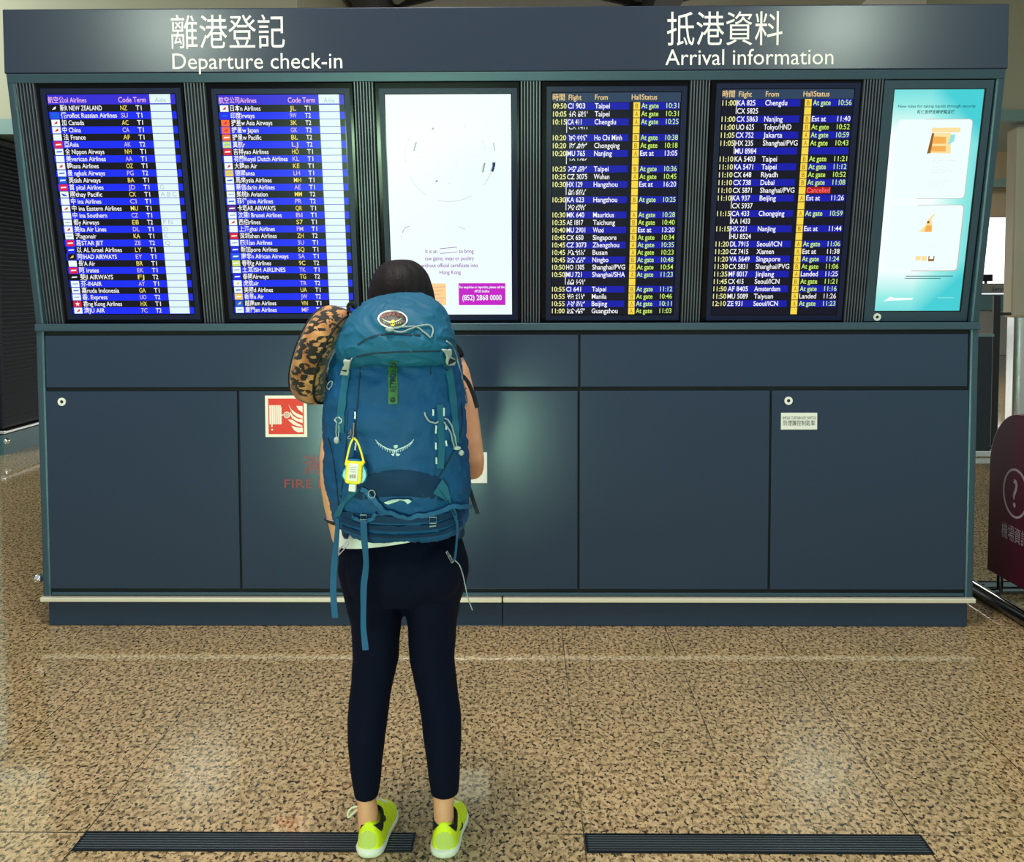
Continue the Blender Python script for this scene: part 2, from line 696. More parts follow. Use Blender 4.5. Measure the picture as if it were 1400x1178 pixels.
LF = lambda a, b_, d: (a, b_, d)
D0, D1, D2, D3 = -0.0022, -0.0019, -0.0016, -0.0013
G_BLUE = glow('row_blue', (20, 42, 245), 1.0)
G_DARK = glow('row_dark', (8, 10, 26), 1.0)
G_HEADR = glow('header_violet', (52, 42, 215), 1.0)
G_WHITE = glow('white', (240, 255, 255), 1.0)
G_CELL = glow('cell_white', (226, 248, 250), 1.0)
G_CELLT = glow('cell_mark', (170, 195, 205), 1.0)
G_TXT = glow('text_white', (250, 250, 255), 1.0)
G_YEL = glow('text_yellow', (250, 232, 110), 1.0)
G_PINK = glow('text_pink', (250, 190, 225), 1.0)
G_CODEP = glow('text_pale', (222, 200, 250), 1.0)
G_RED = glow('logo_red', (225, 30, 62), 1.0)
G_ORG = glow('logo_orange', (250, 110, 60), 1.0)
G_LBLUE = glow('logo_blue', (20, 92, 225), 1.0)
G_LIME = glow('logo_lime', (205, 232, 130), 1.0)
G_VIO = glow('logo_violet', (96, 40, 150), 1.0)
G_GOLD = glow('logo_gold', (245, 210, 70), 1.0)
G_LIT = [G_DARK, G_BLUE, G_HEADR, G_WHITE, G_CELL, G_CELLT, G_TXT, G_YEL, G_PINK, G_CODEP, G_RED, G_ORG, G_LBLUE, G_LIME, G_VIO, G_GOLD]
IX = dict(dark=0, blue=1, head=2, white=3, cell=4, mark=5, txt=6, yel=7, pink=8, pale=9, red=10, org=11, lblue=12, lime=13, vio=14, gold=15)

A1 = """k|新R NEW ZEALAND|NZ|T1|k
b|俄roflot Russian Airlines|SU|T1|
w|加 Canada|AC|T1|r
w|中 China|CA|T1|r
w|法 France|AF|T1|
r|亞Asia|AK|T2|w
w|全 Nippon Airways|NH|T1|b
w|美verican Airlines|AA|T1|
w|韓iana Airlines|OZ|T1|r
w|曼 ngkok Airways|PG|T2|b
b|英tish Airways|BA|T1|w
r|首 pital Airlines|JD|T1|w
w|國thay Pacific|CX|T1|B
w|中 ina Airlines|CI|T1|
w|中 ina Eastern Airlines|MU|T1|r
w|中 ina Southern|CZ|T1|
w|都y Airways|E8|T2|m
w|美lta Air Lines|DL|T1|r
w|港agonair|KA|T1|m
r|易STAR JET|ZE|T2|w
B|以 AL Israel Airlines|LY|T1|w
k|阿IHAD AIRWAYS|EY|T1|g
w|長'A Air|BR|T1|
r|阿 irates|EK|T1|w
k|斐JI AIRWAYS|FJ|T2|w
w|芬-INAIR|AY|T1|m
w|嘉ruda Indonesia|GA|T1|b
w|香. Express|UO|T2|m
r|香ng Kong Airlines|HX|T1|s
w|濟JU AIR|7C|T2|r""".split('\n')
A2 = """w|日本n Airlines|JL|T1|r
B|印度irways|9W|T2|b
o|捷星w Asia Airways|3K|T2|r
o|捷星w Japan|GK|T2|r
o|捷星w Pacific|BL|T2|w
l|真航r|LJ|T2|m
r|吉祥yao Airlines|HO|T1|w
w|荷蘭Royal Dutch Airlines|KL|T1|
w|大韓an Air|KE|T1|s
g|德國ansa|LH|T1|m
w|馬來ysia Airlines|MH|T1|b
w|華信darin Airlines|AE|T1|
w|樂桃h Aviation|MM|T2|m
w|菲律pine Airlines|PR|T2|b
v|卡塔AR AIRWAYS|QR|T1|w
w|汶萊l Brunei Airlines|BI|T1|m
w|西伯rlines|S7|T1|s
w|上海ghai Airlines|FM|T1|
r|深圳zhen Airlines|ZH|T2|w
w|四川an Airlines|3U|T1|m
B|新加pore Airlines|SQ|T1|w
b|南非n African Airways|SA|T1|w
l|春秋g Airlines|9C|T2|w
w|土耳ISH AIRLINES|TK|T1|m
B|泰國Airways|TG|T2|w
w|虎航air|TR|T2|g
w|美國d Airlines|UA|T1|b
g|香草a Air|JW|T2|w
b|越南am Airlines|VN|T1|g
w|廈門an Airlines|MF|T1|m""".split('\n')
KEY = {'k': 'dark', 'b': 'lblue', 'w': 'white', 'r': 'red', 'B': 'blue', 'o': 'org', 'l': 'lime', 'g': 'gold', 'v': 'vio', 'm': 'mark'}


def airline_screen(label, q, ra, rb, rows, headtxt):
    t, w, s0, s1 = display(label, q, ra, rb)
    L = Lit(w, s0, s1)
    scr = MB()
    tx = MB()
    hv = 0.043
    rh = (1 - hv) / 30
    L.rect(scr, 0, 0, 1, hv, IX['head'], D0)
    cap = L.h * rh * 0.65
    base = lambda v0, hgt: L.y(v0 + hgt * 0.80)
    put_text(tx, headtxt, L.x(0.005), base(0, hv), cap * 1.05, LF, width=w * 0.30, mi=IX['pink'], d=D2, bold=0.008)
    put_text(tx, 'Code', L.x(0.555), base(0, hv), cap * 1.1, LF, width=w * 0.103, mi=IX['pink'], d=D2, bold=0.008)
    put_text(tx, 'Term', L.x(0.672), base(0, hv), cap * 1.1, LF, width=w * 0.098, mi=IX['pink'], d=D2, bold=0.008)
    L.rect(scr, 0.80, 0.0, 0.962, hv - 0.004, IX['cell'], D1)
    put_text(tx, 'Aisle', L.x(0.84), base(0, hv), cap, LF, width=w * 0.085, mi=IX['mark'], d=D2)
    for k, row in enumerate(rows):
        lg, nm, code, term, sub = row.split('|')
        v0 = hv + k * rh
        blue = k % 2 == 1
        L.rect(scr, 0, v0, 1, v0 + rh, IX['blue' if blue else 'dark'], D0)
        # aisle cell
        L.rect(scr, 0.80, v0 + 0.0012, 0.962, v0 + rh - 0.0012, IX['cell'], D1)
        # airline mark
        a0, a1 = 0.012, 0.078
        L.rect(tx, a0, v0 + 0.002, a1, v0 + rh - 0.002, IX[KEY[lg]], D1)
        if sub:
            c = {'r': 'red', 'w': 'txt', 'b': 'lblue', 'B': 'lblue', 'k': 'txt', 'm': 'mark', 'g': 'gold', 's': 'txt' if lg == 'r' else 'red'}[sub]
            cx, cy = L.x((a0 + a1) / 2), L.y(v0 + rh / 2)
            r = L.h * rh * 0.30
            if sub in 'wb' or sub == 'm':
                tx.poly([(cx - r * 1.4, cy - r * .35, D2), (cx + r * 1.3, cy - r * .2, D2), (cx + r * 1.4, cy + r * .4, D2), (cx - r * 1.1, cy + r * .3, D2)], IX[c])
            elif sub == 's' and lg == 'r':
                tx.poly([(cx + r * (1.25 if j % 2 == 0 else .5) * math.sin(PI * j / 5), cy + r * (1.25 if j % 2 == 0 else .5) * math.cos(PI * j / 5), D2) for j in range(9, -1, -1)], IX[c])
            elif sub == 'B':
                tx.poly([(cx - r * 1.6, cy + r * .7, D2), (cx - r * .6, cy - r * .8, D2), (cx + r * 1.5, cy - r * .7, D2), (cx + r * .3, cy + r * .1, D2)], IX[c])
            else:
                tx.poly([(cx - r * 1.0, cy - r * .7, D2), (cx + r * .7, cy - r * .4, D2), (cx + r * .9, cy + r * .9, D2), (cx - r * .1, cy + r * .3, D2)], IX[c])
        nw = w * 0.0205 * sum(1.9 if ord(ch) > 0x2000 else (0.45 if ch in "il '.-" else 1.0 + 0.2 * ch.isupper()) for ch in nm)
        put_text(tx, nm, L.x(0.092), base(v0, rh), cap, LF, width=nw, mi=IX['txt'], d=D2, bold=0.011)
        put_text(tx, code, L.x(0.565), base(v0, rh), cap, LF, width=w * (0.052 if code[0] != 'M' else 0.058), mi=IX['pale' if blue else 'yel'], d=D2, bold=0.004)
        put_text(tx, term, L.x(0.685), base(v0, rh), cap, LF, width=w * 0.046, mi=IX['txt'], d=D2, bold=0.011)
    if ra < -1.5:
        for k, s in ((12, 'A B C'), (16, 'P N'), (17, 'D'), (18, 'K'), (19, 'Q'), (11, 'G')):
            put_text(tx, s, L.x(0.815), base(hv + k * rh, rh), cap, LF, mi=IX['mark'], d=D2)
    scr.build('screen', G_LIT, t, fixn=False)
    tx.build('lettering', G_LIT, t, fixn=False)
    return t


q1 = quad((64.5, 129), (239.5, 129), (99, 429), (265, 429))
q2 = quad((297.4, 129.5), (470.6, 129.5), (320.5, 428), (483, 428))
q3 = quad((526.6, 129), (699, 129), (537, 430), (699.3, 430))
q4 = quad((757.4, 126.5), (930.5, 126.5), (752.5, 430), (920.5, 430))
q5 = quad((988.5, 122), (1165, 122), (973, 430), (1146, 430))
q6 = quad((1223.5, 122), (1345.8, 122.5), (1196, 425), (1312, 424.6))
print('QUADS', [[round(x, 3) for x in q] for q in (q1, q2, q3, q4, q5, q6)])
G = 0.003
airline_screen('screen listing airlines from NEW ZEALAND to JU AIR, first on the left under Departure check-in', q1, mods[0][1] + G, mods[1][0] - G, A1, '航空公ol Airlines')
airline_screen('screen listing airlines from Japan to Xiamen, second from left, right behind the leopard print pillow', q2, mods[1][1] + G, mods[2][0] - G, A2, '航空公司Airlines')

# white advisory screen
t, w, s0, s1 = display('bright white screen with purple advice text and magenta phone box, above the backpacker', q3, mods[2][1] + G, mods[3][0] - G)
L = Lit(w, s0, s1)
G_ADV = [G_WHITE, glow('purple_text', (150, 86, 170), 1.0), glow('magenta', (198, 34, 200), 1.0), glow('peach', (252, 214, 150), 1.0), glow('grey_mark', (150, 160, 165), 1.0), glow('navy_mark', (8, 44, 96), 1.0), glow('pale_mark', (214, 224, 226), 1.0), glow('salmon', (248, 176, 150), 1.0)]
scr, tx = MB(), MB()
L.rect(scr, 0, 0, 1, 1, 0, D0)
Z3 = lambda X, Y: ((X - (92 + 36 * (Y - 65) / 1045)) / (598 - 36 * (Y - 65) / 1045), (Y - 65) / 1045)   # measured from the enlarged view


def adv(s, X0, X1, Y, cap, mi, bold=0.0):
    u0, v = Z3(X0, Y)
    u1, _ = Z3(X1, Y)
    put_text(tx, s, L.x(u0), L.y(v), cap, LF, width=(u1 - u0) * L.w, mi=mi, d=D2, bold=bold)


k = L.h / 1045
adv('It is an', 282, 337, 806, 19 * k, 1, 0.01)
adv('to bring', 441, 510, 806, 19 * k, 1, 0.01)
adv('raw game, meat or poultry', 280, 512, 841, 19 * k, 1, 0.01)
adv('without official certificate into', 262, 530, 875, 19 * k, 1, 0.01)
adv('Hong Kong', 349, 449, 909, 19 * k, 1, 0.01)


def zline(pts, wd, mi, close=False):
    P = [Z3(*p) for p in pts]
    P = [(L.x(a), L.y(c)) for a, c in P]
    for i in range(len(P) - (0 if close else 1)):
        (a, c), (e, g) = P[i], P[(i + 1) % len(P)]
        dx, dy = e - a, g - c
        ln = math.hypot(dx, dy) or 1
        nx, ny = -dy / ln * wd * k / 2, dx / ln * wd * k / 2
        tx.poly([(a - nx, c - ny, D2), (e - nx, g - ny, D2), (e + nx, g + ny, D2), (a + nx, c + ny, D2)], mi)


zline([(350, 785), (430, 777)], 3, 1)
zline([(352, 808), (432, 801)], 3, 1)
zline([(350, 785), (352, 808)], 2, 6)
zline([(430, 777), (432, 801)], 2, 6)
arc = lambda cx, cy, rx, ry, a0, a1, n: [(cx + rx * math.cos(math.radians(a0 + (a1 - a0) * j / n)), cy + ry * math.sin(math.radians(a0 + (a1 - a0) * j / n))) for j in range(n + 1)]
zline(arc(397, 345, 210, 214, 120, 155, 10), 3, 6)
zline(arc(397, 345, 210, 214, 60, 105, 10), 4, 6)
zline(arc(397, 345, 210, 214, 170, 205, 8), 2, 6)
zline(arc(397, 345, 210, 214, 12, 40, 8), 3, 6)
zline([(240, 280), (228, 322)], 6, 4)
zline([(247, 282), (236, 322)], 2, 6)
zline([(565, 378), (555, 422)], 7, 4)
zline([(558, 380), (547, 420)], 3, 6)
zline([(609, 376), (606, 398), (598, 418)], 14, 5)
zline([(598, 418), (575, 462)], 3, 6)
zline([(607, 285), (611, 322)], 4, 4)
zline([(553, 285), (565, 320)], 2, 6)
zline([(562, 283), (572, 322)], 2, 6)
for X, Y, r in ((319, 220, 7), (327, 238, 6), (468, 216, 6), (203, 270, 5), (268, 278, 5), (250, 351, 5), (521, 273, 5), (553, 279, 5), (336, 462, 8), (396, 475, 5), (398, 350, 4), (430, 374, 4), (515, 350, 4), (190, 368, 4)):
    zline([(X - r * .5, Y + r * .6), (X + r * .5, Y - r * .6)], r, 4 if r > 6 else 6)
zline([(206, 676), (188, 682), (177, 695), (174, 708)], 3, 4)
zline([(172, 715), (167, 745)], 3, 6)
zline([(440, 680), (470, 690)], 6, 6)
u0, v0 = Z3(438, 954)
u1, v1 = Z3(660, 1063)
L.rect(tx, u0, v0, u1, v1, 2, D1)
adv('For enquiries or reporting, please call the', 442, 656, 979, 12 * k, 0, 0.02)
adv('AFCD hotline', 513, 584, 999, 12 * k, 0, 0.02)
adv('(852) 2868 0000', 456, 642, 1038, 26 * k, 0, 0.015)
u0, v0 = Z3(232, 955)
u1, v1 = Z3(380, 1063)
L.rect(tx, u0, v0, u1, v1, 3, D1)
for j in range(5):
    zline([(300, 975 + j * 18), (372 - 9 * (j % 3), 972 + j * 18)], 5, 7)
scr.build('screen', G_ADV, t, fixn=False)
tx.build('lettering', G_ADV, t, fixn=False)

# arrival screens
B_BLUE = glow('arr_blue', (14, 22, 170), 1.0)
B_DARK = glow('arr_dark', (9, 12, 34), 1.0)
B_STEEL = glow('arr_header', (44, 66, 92), 1.0)
B_YEL = glow('hall_yellow', (250, 218, 72), 1.0)
B_TIME = glow('arr_time', (240, 240, 160), 1.0)
B_GRN = glow('arr_green', (206, 246, 110), 1.0)
B_HEADT = glow('arr_gold', (246, 212, 140), 1.0)
B_RED = glow('arr_red', (176, 22, 34), 1.0)
B_MIX = [B_BLUE, B_DARK, B_STEEL, B_YEL, B_TIME, B_GRN, B_HEADT, B_RED, G_TXT, glow('arr_salmon', (255, 110, 110), 1.0), glow('arr_amber', (150, 104, 20), 1.0)]
R4 = """09:50|CI 903|Taipei|B|At gate|10:31|
10:05|TX 1051/3D 851|Taipei|A|At gate|10:31|
10:15|CA 411|Chengdu|A|At gate|10:25|^
|CA 1411/||||
10:20|CX 5534/JD 223|Ho Chi Minh|B|At gate|10:38|
10:20|JD 223/JV 407|Chongqing|B|At gate|10:18|
10:20|MU 765|Nanjing|A|Est at|13:05|^
|TX 1767/||||
10:25|CM 365/CX 407|Taipei|B|At gate|10:36|
10:25|CZ 3075|Wuhan|A|At gate|10:45|
10:30|HX 129||Hangzhou|Est at|16:20|^
|JD 5017/MU 8074||||
10:30|KA 623|Hangzhou|B|At gate|10:25|^
|GA 5627/CX 5623||||
10:30|MK 640|Mauritius|A|At gate|10:28|
10:35|AE 1817|Taichung|B|At gate|10:40|
10:40|MU 2901|Wuxi|A|Est at|13:20|
10:45|CX 650|Singapore|B|At gate|10:34|
10:45|CZ 3073|Zhengzhou|A|At gate|10:35|
10:45|JX 5519/CA 310|Busan|A|At gate|10:23|
10:45|CA 310/KA 642|Ningbo|B|At gate|10:48|
10:50|HO 1305|Shanghai/PVG|A|At gate|10:54|
10:50|MU 721|Shanghai/SHA|A|At gate|11:23|^
|TX 1721/FM 721||||
10:55|CI 641|Taipei|B|At gate|11:12|
10:55|GA 5912/TG 613|Manila|B|At gate|10:46|
10:55|TG 613/CX 376|Beijing|A|At gate|10:11|
11:00|CX 376/KA 782|Guangzhou|A|At gate|11:03|""".replace('HX 129||Hangzhou|', 'HX 129|Hangzhou||').split('\n')
R5 = """11:00|KA 825|Chengdu|B|At gate|10:56|^
|CX 5825||||
11:00|CX 5863|Nanjing|B|Est at|11:40|
11:00|UO 625|Tokyo/HND|B|At gate|10:52|
11:05|CX 752|Jakarta|A|At gate|10:59|
11:05|HX 235|Shanghai/PVG|A|At gate|10:43|^
|MU 8984||||
11:10|KA 5403|Taipei|B|At gate|11:21|
11:10|KA 5471|Taipei|B|At gate|11:12|
11:10|CX 648|Riyadh|B|At gate|10:52|
11:10|CX 738|Dubai|B|At gate|11:08|
11:10|CX 5871|Shanghai/PVG||Cancelled||
11:10|KA 937|Beijing|A|Est at|11:26|^
|CX 5937||||
11:15|CA 433|Chongqing|A|At gate|10:59|^
|KA 1433||||
11:15|HX 221|Nanjing|B|Est at|11:44|^
|HU 8524||||
11:20|DL 7915|Seoul/ICN|A|At gate|11:06|
11:20|CZ 7415|Xiamen|A|Est at|11:38|
11:20|VA 5649|Singapore|A|At gate|11:24|
11:30|CX 5831|Shanghai/PVG|B|At gate|11:06|
11:35|MF 8017|Jinjiang|A|Landed|11:25|
11:45|CX 415|Seoul/ICN|B|At gate|11:21|
11:50|AF 8405|Amsterdam|A|At gate|11:16|
11:50|MU 5089|Taiyuan|A|Landed|11:26|
12:10|ZE 931|Seoul/ICN|A|At gate|11:23|
|||||""".split('\n')


def chw(s):
    return sum(0.42 if c in "il:/ t.1j" else (0.62 if c in 'rf1' else (1.3 if c in 'MWmw' else 1.0 + 0.14 * c.isupper())) for c in s)


def arrival_screen(label, q, ra, rb, rows):
    t, w, s0, s1 = display(label, q, ra, rb)
    L = Lit(w, s0, s1)
    scr, tx = MB(), MB()
    hv = 0.040
    rh = (1 - hv) / 28
    cap = L.h * rh * 0.66
    cw = w * 0.0235
    L.rect(scr, 0, 0, 1, hv, 2, D0)
    yb = lambda v0: L.y(v0 + rh * 0.80)
    for s, u, ww in (('時間', 0.0, .095), ('Flight', .125, .10), ('From', .33, .10), ('Hall', .617, .07), ('Status', .695, .12)):
        put_text(tx, s, L.x(u), yb(0.003), cap, LF, width=w * ww, mi=6, d=D2, bold=0.008)
    for k_, row in enumerate(rows):
        f = (row + '||||||').split('|')
        tm, fl_, fr_, hall, st, tm2, br = f[:7]
        v0 = hv + k_ * rh
        L.rect(scr, 0, v0, 1, v0 + rh, 1, D0)
        if k_ % 2 == 0:
            L.rect(scr, 0.115, v0 + 0.002, 0.598, v0 + rh - 0.002, 0, D1)
            L.rect(scr, 0.69, v0 + 0.002, 0.995, v0 + rh - 0.002, 0, D1)
        L.rect(scr, 0.632, v0 + 0.0015, 0.684, v0 + rh - 0.0015, 3, D1)
        if tm:
            put_text(tx, tm, L.x(0.108), yb(v0), cap, LF, width=w * 0.105, align='R', mi=4, d=D2, bold=0.011)
        if fl_:
            p = fl_.split('/')
            if len(p) == 1:
                put_text(tx, fl_, L.x(0.118), yb(v0), cap, LF, width=cw * chw(fl_) * 1.02, mi=8, d=D2, bold=0.011)
            else:
                # the board was caught scrolling: the halves of two numbers show
                if p[0]:
                    put_text(tx, p[0], L.x(0.128), L.y(v0 + rh * 0.42) - cap * 0.0, cap * 0.95, LF, width=w * 0.145, mi=8, d=D2, bold=0.011, clip=(0.0, 0.45))
                if p[1]:
                    put_text(tx, p[1], L.x(0.128), L.y(v0 + rh * 1.08), cap * 0.95, LF, width=w * 0.13, mi=8, d=D2, bold=0.011, clip=(0.4, 1.0))
        if br:
            L.rect(tx, 0.1085, v0 + 0.004, 0.1135, v0 + rh * 1.85, 8, D2)
        if fr_:
            put_text(tx, fr_, L.x(0.33), yb(v0), cap, LF, width=cw * chw(fr_) * 1.0, mi=8, d=D2, bold=0.011)
        if hall:
            put_text(tx, hall, L.x(0.658), yb(v0), cap * 0.9, LF, width=w * 0.022, align='C', mi=10, d=D2)
        c = 5 if st == 'At gate' else (9 if st == 'Cancelled' else 8)
        if st == 'Cancelled':
            L.rect(scr, 0.69, v0 + 0.003, 0.878, v0 + rh - 0.003, 7, D1)
        if st:
            put_text(tx, st, L.x(0.694), yb(v0), cap, LF, width=w * {'At gate': .135, 'Est at': .108, 'Landed': .135, 'Cancelled': .18}[st], mi=c, d=D2, bold=0.011)
        if tm2:
            put_text(tx, tm2, L.x(0.988), yb(v0), cap, LF, width=w * 0.098, align='R', mi=c, d=D2, bold=0.004)
    scr.build('screen', B_MIX, t, fixn=False)
    tx.build('lettering', B_MIX, t, fixn=False)


arrival_screen('screen of arriving flights from 09:50 to 11:00, first under Arrival information', q4, mods[3][1] + G, mods[4][0] - G, R4)
arrival_screen('screen of arriving flights from 11:00 to 12:10, beside the turquoise poster', q5, mods[4][1] + G, mods[5][0] - G, R5)

# backlit poster behind its own framed door
x0, x1, s0, s1 = q6
t = thing('poster_lightbox', 'turquoise backlit poster about taking liquids through security, at the right end of the kiosk', 'poster')
m = SLM.copy()
m.translation = SLM @ Vector(((x0 + x1) / 2, 0, 0))
t.matrix_world = m
w, h = x1 - x0, s1 - s0
cx = (x0 + x1) / 2
Lx, Rx = mods[5][1] + G - cx, KW - 0.047 - cx
b = MB()
for a0, a1, c0, c1 in ((Lx, Rx, 0.004, s0 - 0.004), (Lx, Rx, s1 + 0.004, S_T - 0.004), (Lx, -w / 2 - 0.004, s0 - 0.004, s1 + 0.004), (w / 2 + 0.008, Rx, s0 - 0.004, s1 + 0.004)):
    b.box((a0, c0, -0.012), (a1, c1, 0.001))
fr_ = b.build('door_frame', M_SLATE2, t)
lx, ly = slant(1199, 433)
lock(fr_, lx - cx, ly, lambda a, z, d: (a, z, 0.001 + d), 0.017)
b = MB()
for a0, a1, c0, c1 in ((-w / 2 - 0.004, w / 2 + 0.008, s0 - 0.004, s0), (-w / 2 - 0.004, w / 2 + 0.008, s1, s1 + 0.004), (w / 2, w / 2 + 0.008, s0, s1)):
    b.box((a0, c0, -0.01), (a1, c1, -0.003))
b.build('gasket', M_BLACK, t)
L = Lit(w, s0, s1)
pm = bpy.data.materials.new('poster_print')
pm.use_nodes = True
n, l = pm.node_tree.nodes, pm.node_tree.links
pb = n['Principled BSDF']
pb.inputs['Roughness'].default_value = 0.2
pb.inputs['Base Color'].default_value = (0.02, 0.02, 0.02, 1)
tcx = n.new('ShaderNodeTexCoord')
sp = n.new('ShaderNodeSeparateXYZ')
l.new(tcx.outputs['Object'], sp.inputs[0])


def mrange(sock, a, b_, c=0.0, d=1.0):
    x = n.new('ShaderNodeMapRange')
    for nm, v in zip(('From Min', 'From Max', 'To Min', 'To Max'), (a, b_, c, d)):
        x.inputs[nm].default_value = v
    l.new(sock, x.inputs['Value'])
    return x.outputs[0]


ux = mrange(sp.outputs['X'], -w / 2, w / 2)
vy = mrange(sp.outputs['Y'], s0, s1, -1, 1)
ab = n.new('ShaderNodeMath')
ab.operation = 'ABSOLUTE'
l.new(vy, ab.inputs[0])
e1 = mrange(ab.outputs[0], 0.52, 0.98)
e2 = mrange(ux, 0.42, 1.2)
mm = n.new('ShaderNodeMath')
mm.operation = 'MULTIPLY_ADD'
l.new(e1, mm.inputs[0])
mm.inputs[1].default_value = 0.75
l.new(e2, mm.inputs[2])
rp = n.new('ShaderNodeValToRGB')
el = rp.color_ramp.elements
el[0].position, el[0].color = 0.16, lin((244, 255, 255))
el[1].position, el[1].color = 0.98, lin((56, 204, 212))
e = el.new(0.55)
e.color = lin((150, 236, 230))
l.new(mm.outputs[0], rp.inputs[0])
l.new(rp.outputs[0], pb.inputs['Emission Color'])
pb.inputs['Emission Strength'].default_value = 1.0
PMS = [pm, G_WHITE, glow('poster_ink', (20, 96, 100), 1.0), glow('poster_amber', (246, 176, 84), 1.0), glow('poster_straw', (252, 226, 160), 1.0), glow('poster_edge', (200, 176, 168), 1.0), glow('poster_brown', (150, 96, 40), 1.0), glow('poster_grey', (180, 190, 190), 1.0), glow('poster_aqua', (150, 226, 222), 1.0)]
scr, tx = MB(), MB()
L.rect(scr, 0, 0, 1, 1, 0, D0)


def rrect(u0, v0, u1, v1, r, mi, d):
    X0, X1, Y0, Y1 = L.x(u0), L.x(u1), L.y(v1), L.y(v0)
    P = []
    for cx_, cy_, a in ((X1 - r, Y1 - r, 0), (X0 + r, Y1 - r, 90), (X0 + r, Y0 + r, 180), (X1 - r, Y0 + r, 270)):
        for j in range(5):
            an = math.radians(a + 22.5 * j)
            P.append((cx_ + r * math.cos(an), cy_ + r * math.sin(an), d))
    tx.poly(P, mi)


rrect(0.34, 0.127, 0.912, 0.480, 0.016, 5, D1)
rrect(0.072, 0.129, 0.907, 0.478, 0.015, 1, D1 + .0002)
rrect(0.36, 0.507, 0.922, 0.812, 0.016, 5, D1)
rrect(0.080, 0.509, 0.914, 0.809, 0.015, 1, D1 + .0002)
put_text(tx, 'New rules for taking liquids through security', L.x(0.055), L.y(0.077), 0.0115, LF, width=w * 0.87, mi=2, d=D2, bold=0.01)
put_text(tx, '新保安規定帶液體登機', L.x(0.275), L.y(0.103), 0.0118, LF, width=w * 0.42, mi=2, d=D2, bold=0.02)
# the plastic bag of liquids
L.rect(tx, 0.46, 0.165, 0.78, 0.185, 4, D2)
tx.poly([(L.x(a), L.y(c), D2) for a, c in ((0.44, .275), (0.70, .278), (0.68, .188), (0.47, .188))], 4)
tx.poly([(L.x(a), L.y(c), D3) for a, c in ((0.47, .268), (0.64, .270), (0.63, .205), (0.49, .203))], 3)
tx.poly([(L.x(a), L.y(c), D3 + .0002) for a, c in ((0.48, .245), (0.64, .245), (0.64, .235), (0.48, .235))], 4)
tx.poly([(L.x(a), L.y(c), D3) for a, c in ((0.43, .279), (0.47, .276), (0.49, .190), (0.465, .187))], 6)
tx.poly([(L.x(a), L.y(c), D3) for a, c in ((0.655, .24), (0.72, .225), (0.73, .195), (0.68, .195))], 8)
for v, a0, a1 in ((.292, .53, .57), (.31, .50, .75), (.318, .50, .66), (.338, .51, .66), (.352, .51, .72), (.362, .50, .66), (.40, .50, .70), (.415, .50, .66), (.425, .50, .68), (.436, .49, .62)):
    put_text(tx, '.: .,.: .. :.,', L.x(a0), L.y(v), 0.006, LF, width=w * (a1 - a0), mi=7, d=D2)
# hand and bottle picture in the lower panel
tx.poly([(L.x(a), L.y(c), D2) for a, c in ((.43, .63), (.58, .63), (.575, .59), (.555, .575), (.60, .55), (.58, .548), (.52, .575), (.50, .60))], 4)
tx.poly([(L.x(a), L.y(c), D3) for a, c in ((.49, .63), (.575, .63), (.57, .60), (.51, .60))], 3)
tx.poly([(L.x(a), L.y(c), D3) for a, c in ((.51, .592), (.54, .592), (.54, .58), (.515, .58))], 6)
put_text(tx, '. :', L.x(.55), L.y(.70), 0.006, LF, width=w * .06, mi=7, d=D2)
L.rect(tx, .42, .742, .48, .762, 4, D2)
L.rect(tx, .49, .742, .55, .765, 4, D2)
L.rect(tx, .57, .742, .64, .766, 6, D2)
L.rect(tx, .582, .742, .628, .756, 1, D3)
put_text(tx, '. . . ... .. ....', L.x(.44), L.y(.795), 0.006, LF, width=w * .33, mi=7, d=D2)
L.rect(tx, .33, .834, .88, .8375, 2, D2)
L.rect(tx, .32, .845, .74, .848, 2, D2)
tx.poly([(L.x(a), L.y(c), D2) for a, c in ((.09, .955), (.17, .932), (.22, .938), (.44, .938), (.43, .948), (.15, .952))], 1)
L.rect(tx, .72, .936, .92, .9395, 8, D2)
scr.build('print', PMS, t, fixn=False)
tx.build('lettering', PMS, t, fixn=False)

# ------------------------------------------------------------------ signs on the doors
# fire hose reel sign
sx0, sx1, sz0, sz1 = px0(363, 570), px0(420, 570), pz0(597, 390), pz0(540.5, 390)
fs = thing('fire_hose_sign', 'square red and white fire hose reel sign on the kiosk door under the leopard pillow', 'sign', ((sx0 + sx1) / 2, -0.0015, sz0))
sw, sh = sx1 - sx0, sz1 - sz0
FS = lambda a, z, d: ((a - 0.5) * sw, -d, z * sh)
b = MB()
b.prism([(0, 0), (1, 0), (1, 1), (0, 1)], 0, 0.003, FS)
b.build('backing', M_CREAM, fs)
b = MB()
b.prism([(.075, .07), (.925, .07), (.925, .93), (.075, .93)], 0.003, 0.0036, FS)
b.build('red_field', M_RED, fs)
b = MB()
PP = lambda pts: b.prism([((x - 152) / 370.0, 1 - (y - 132) / 370.0) for x, y in pts], 0.0036, 0.0042, FS)
PP([(190, 218), (292, 218), (292, 235), (297, 235), (297, 388), (190, 388)])
PP([(205, 388), (218, 388), (216, 412), (206, 412)])
b.disc(((212 - 152) / 370, 1 - (436 - 132) / 370), .022, .0036, .0042, FS, 12)
PP([(297, 300), (318, 300), (318, 310), (297, 310)])
b.ring(((344 - 152) / 370, 1 - (304 - 132) / 370), .05, .078, .0036, .0042, FS, 24)
PP([(319, 300), (369, 300), (369, 308), (319, 308)])
PP([(340, 280), (348, 280), (348, 328), (340, 328)])
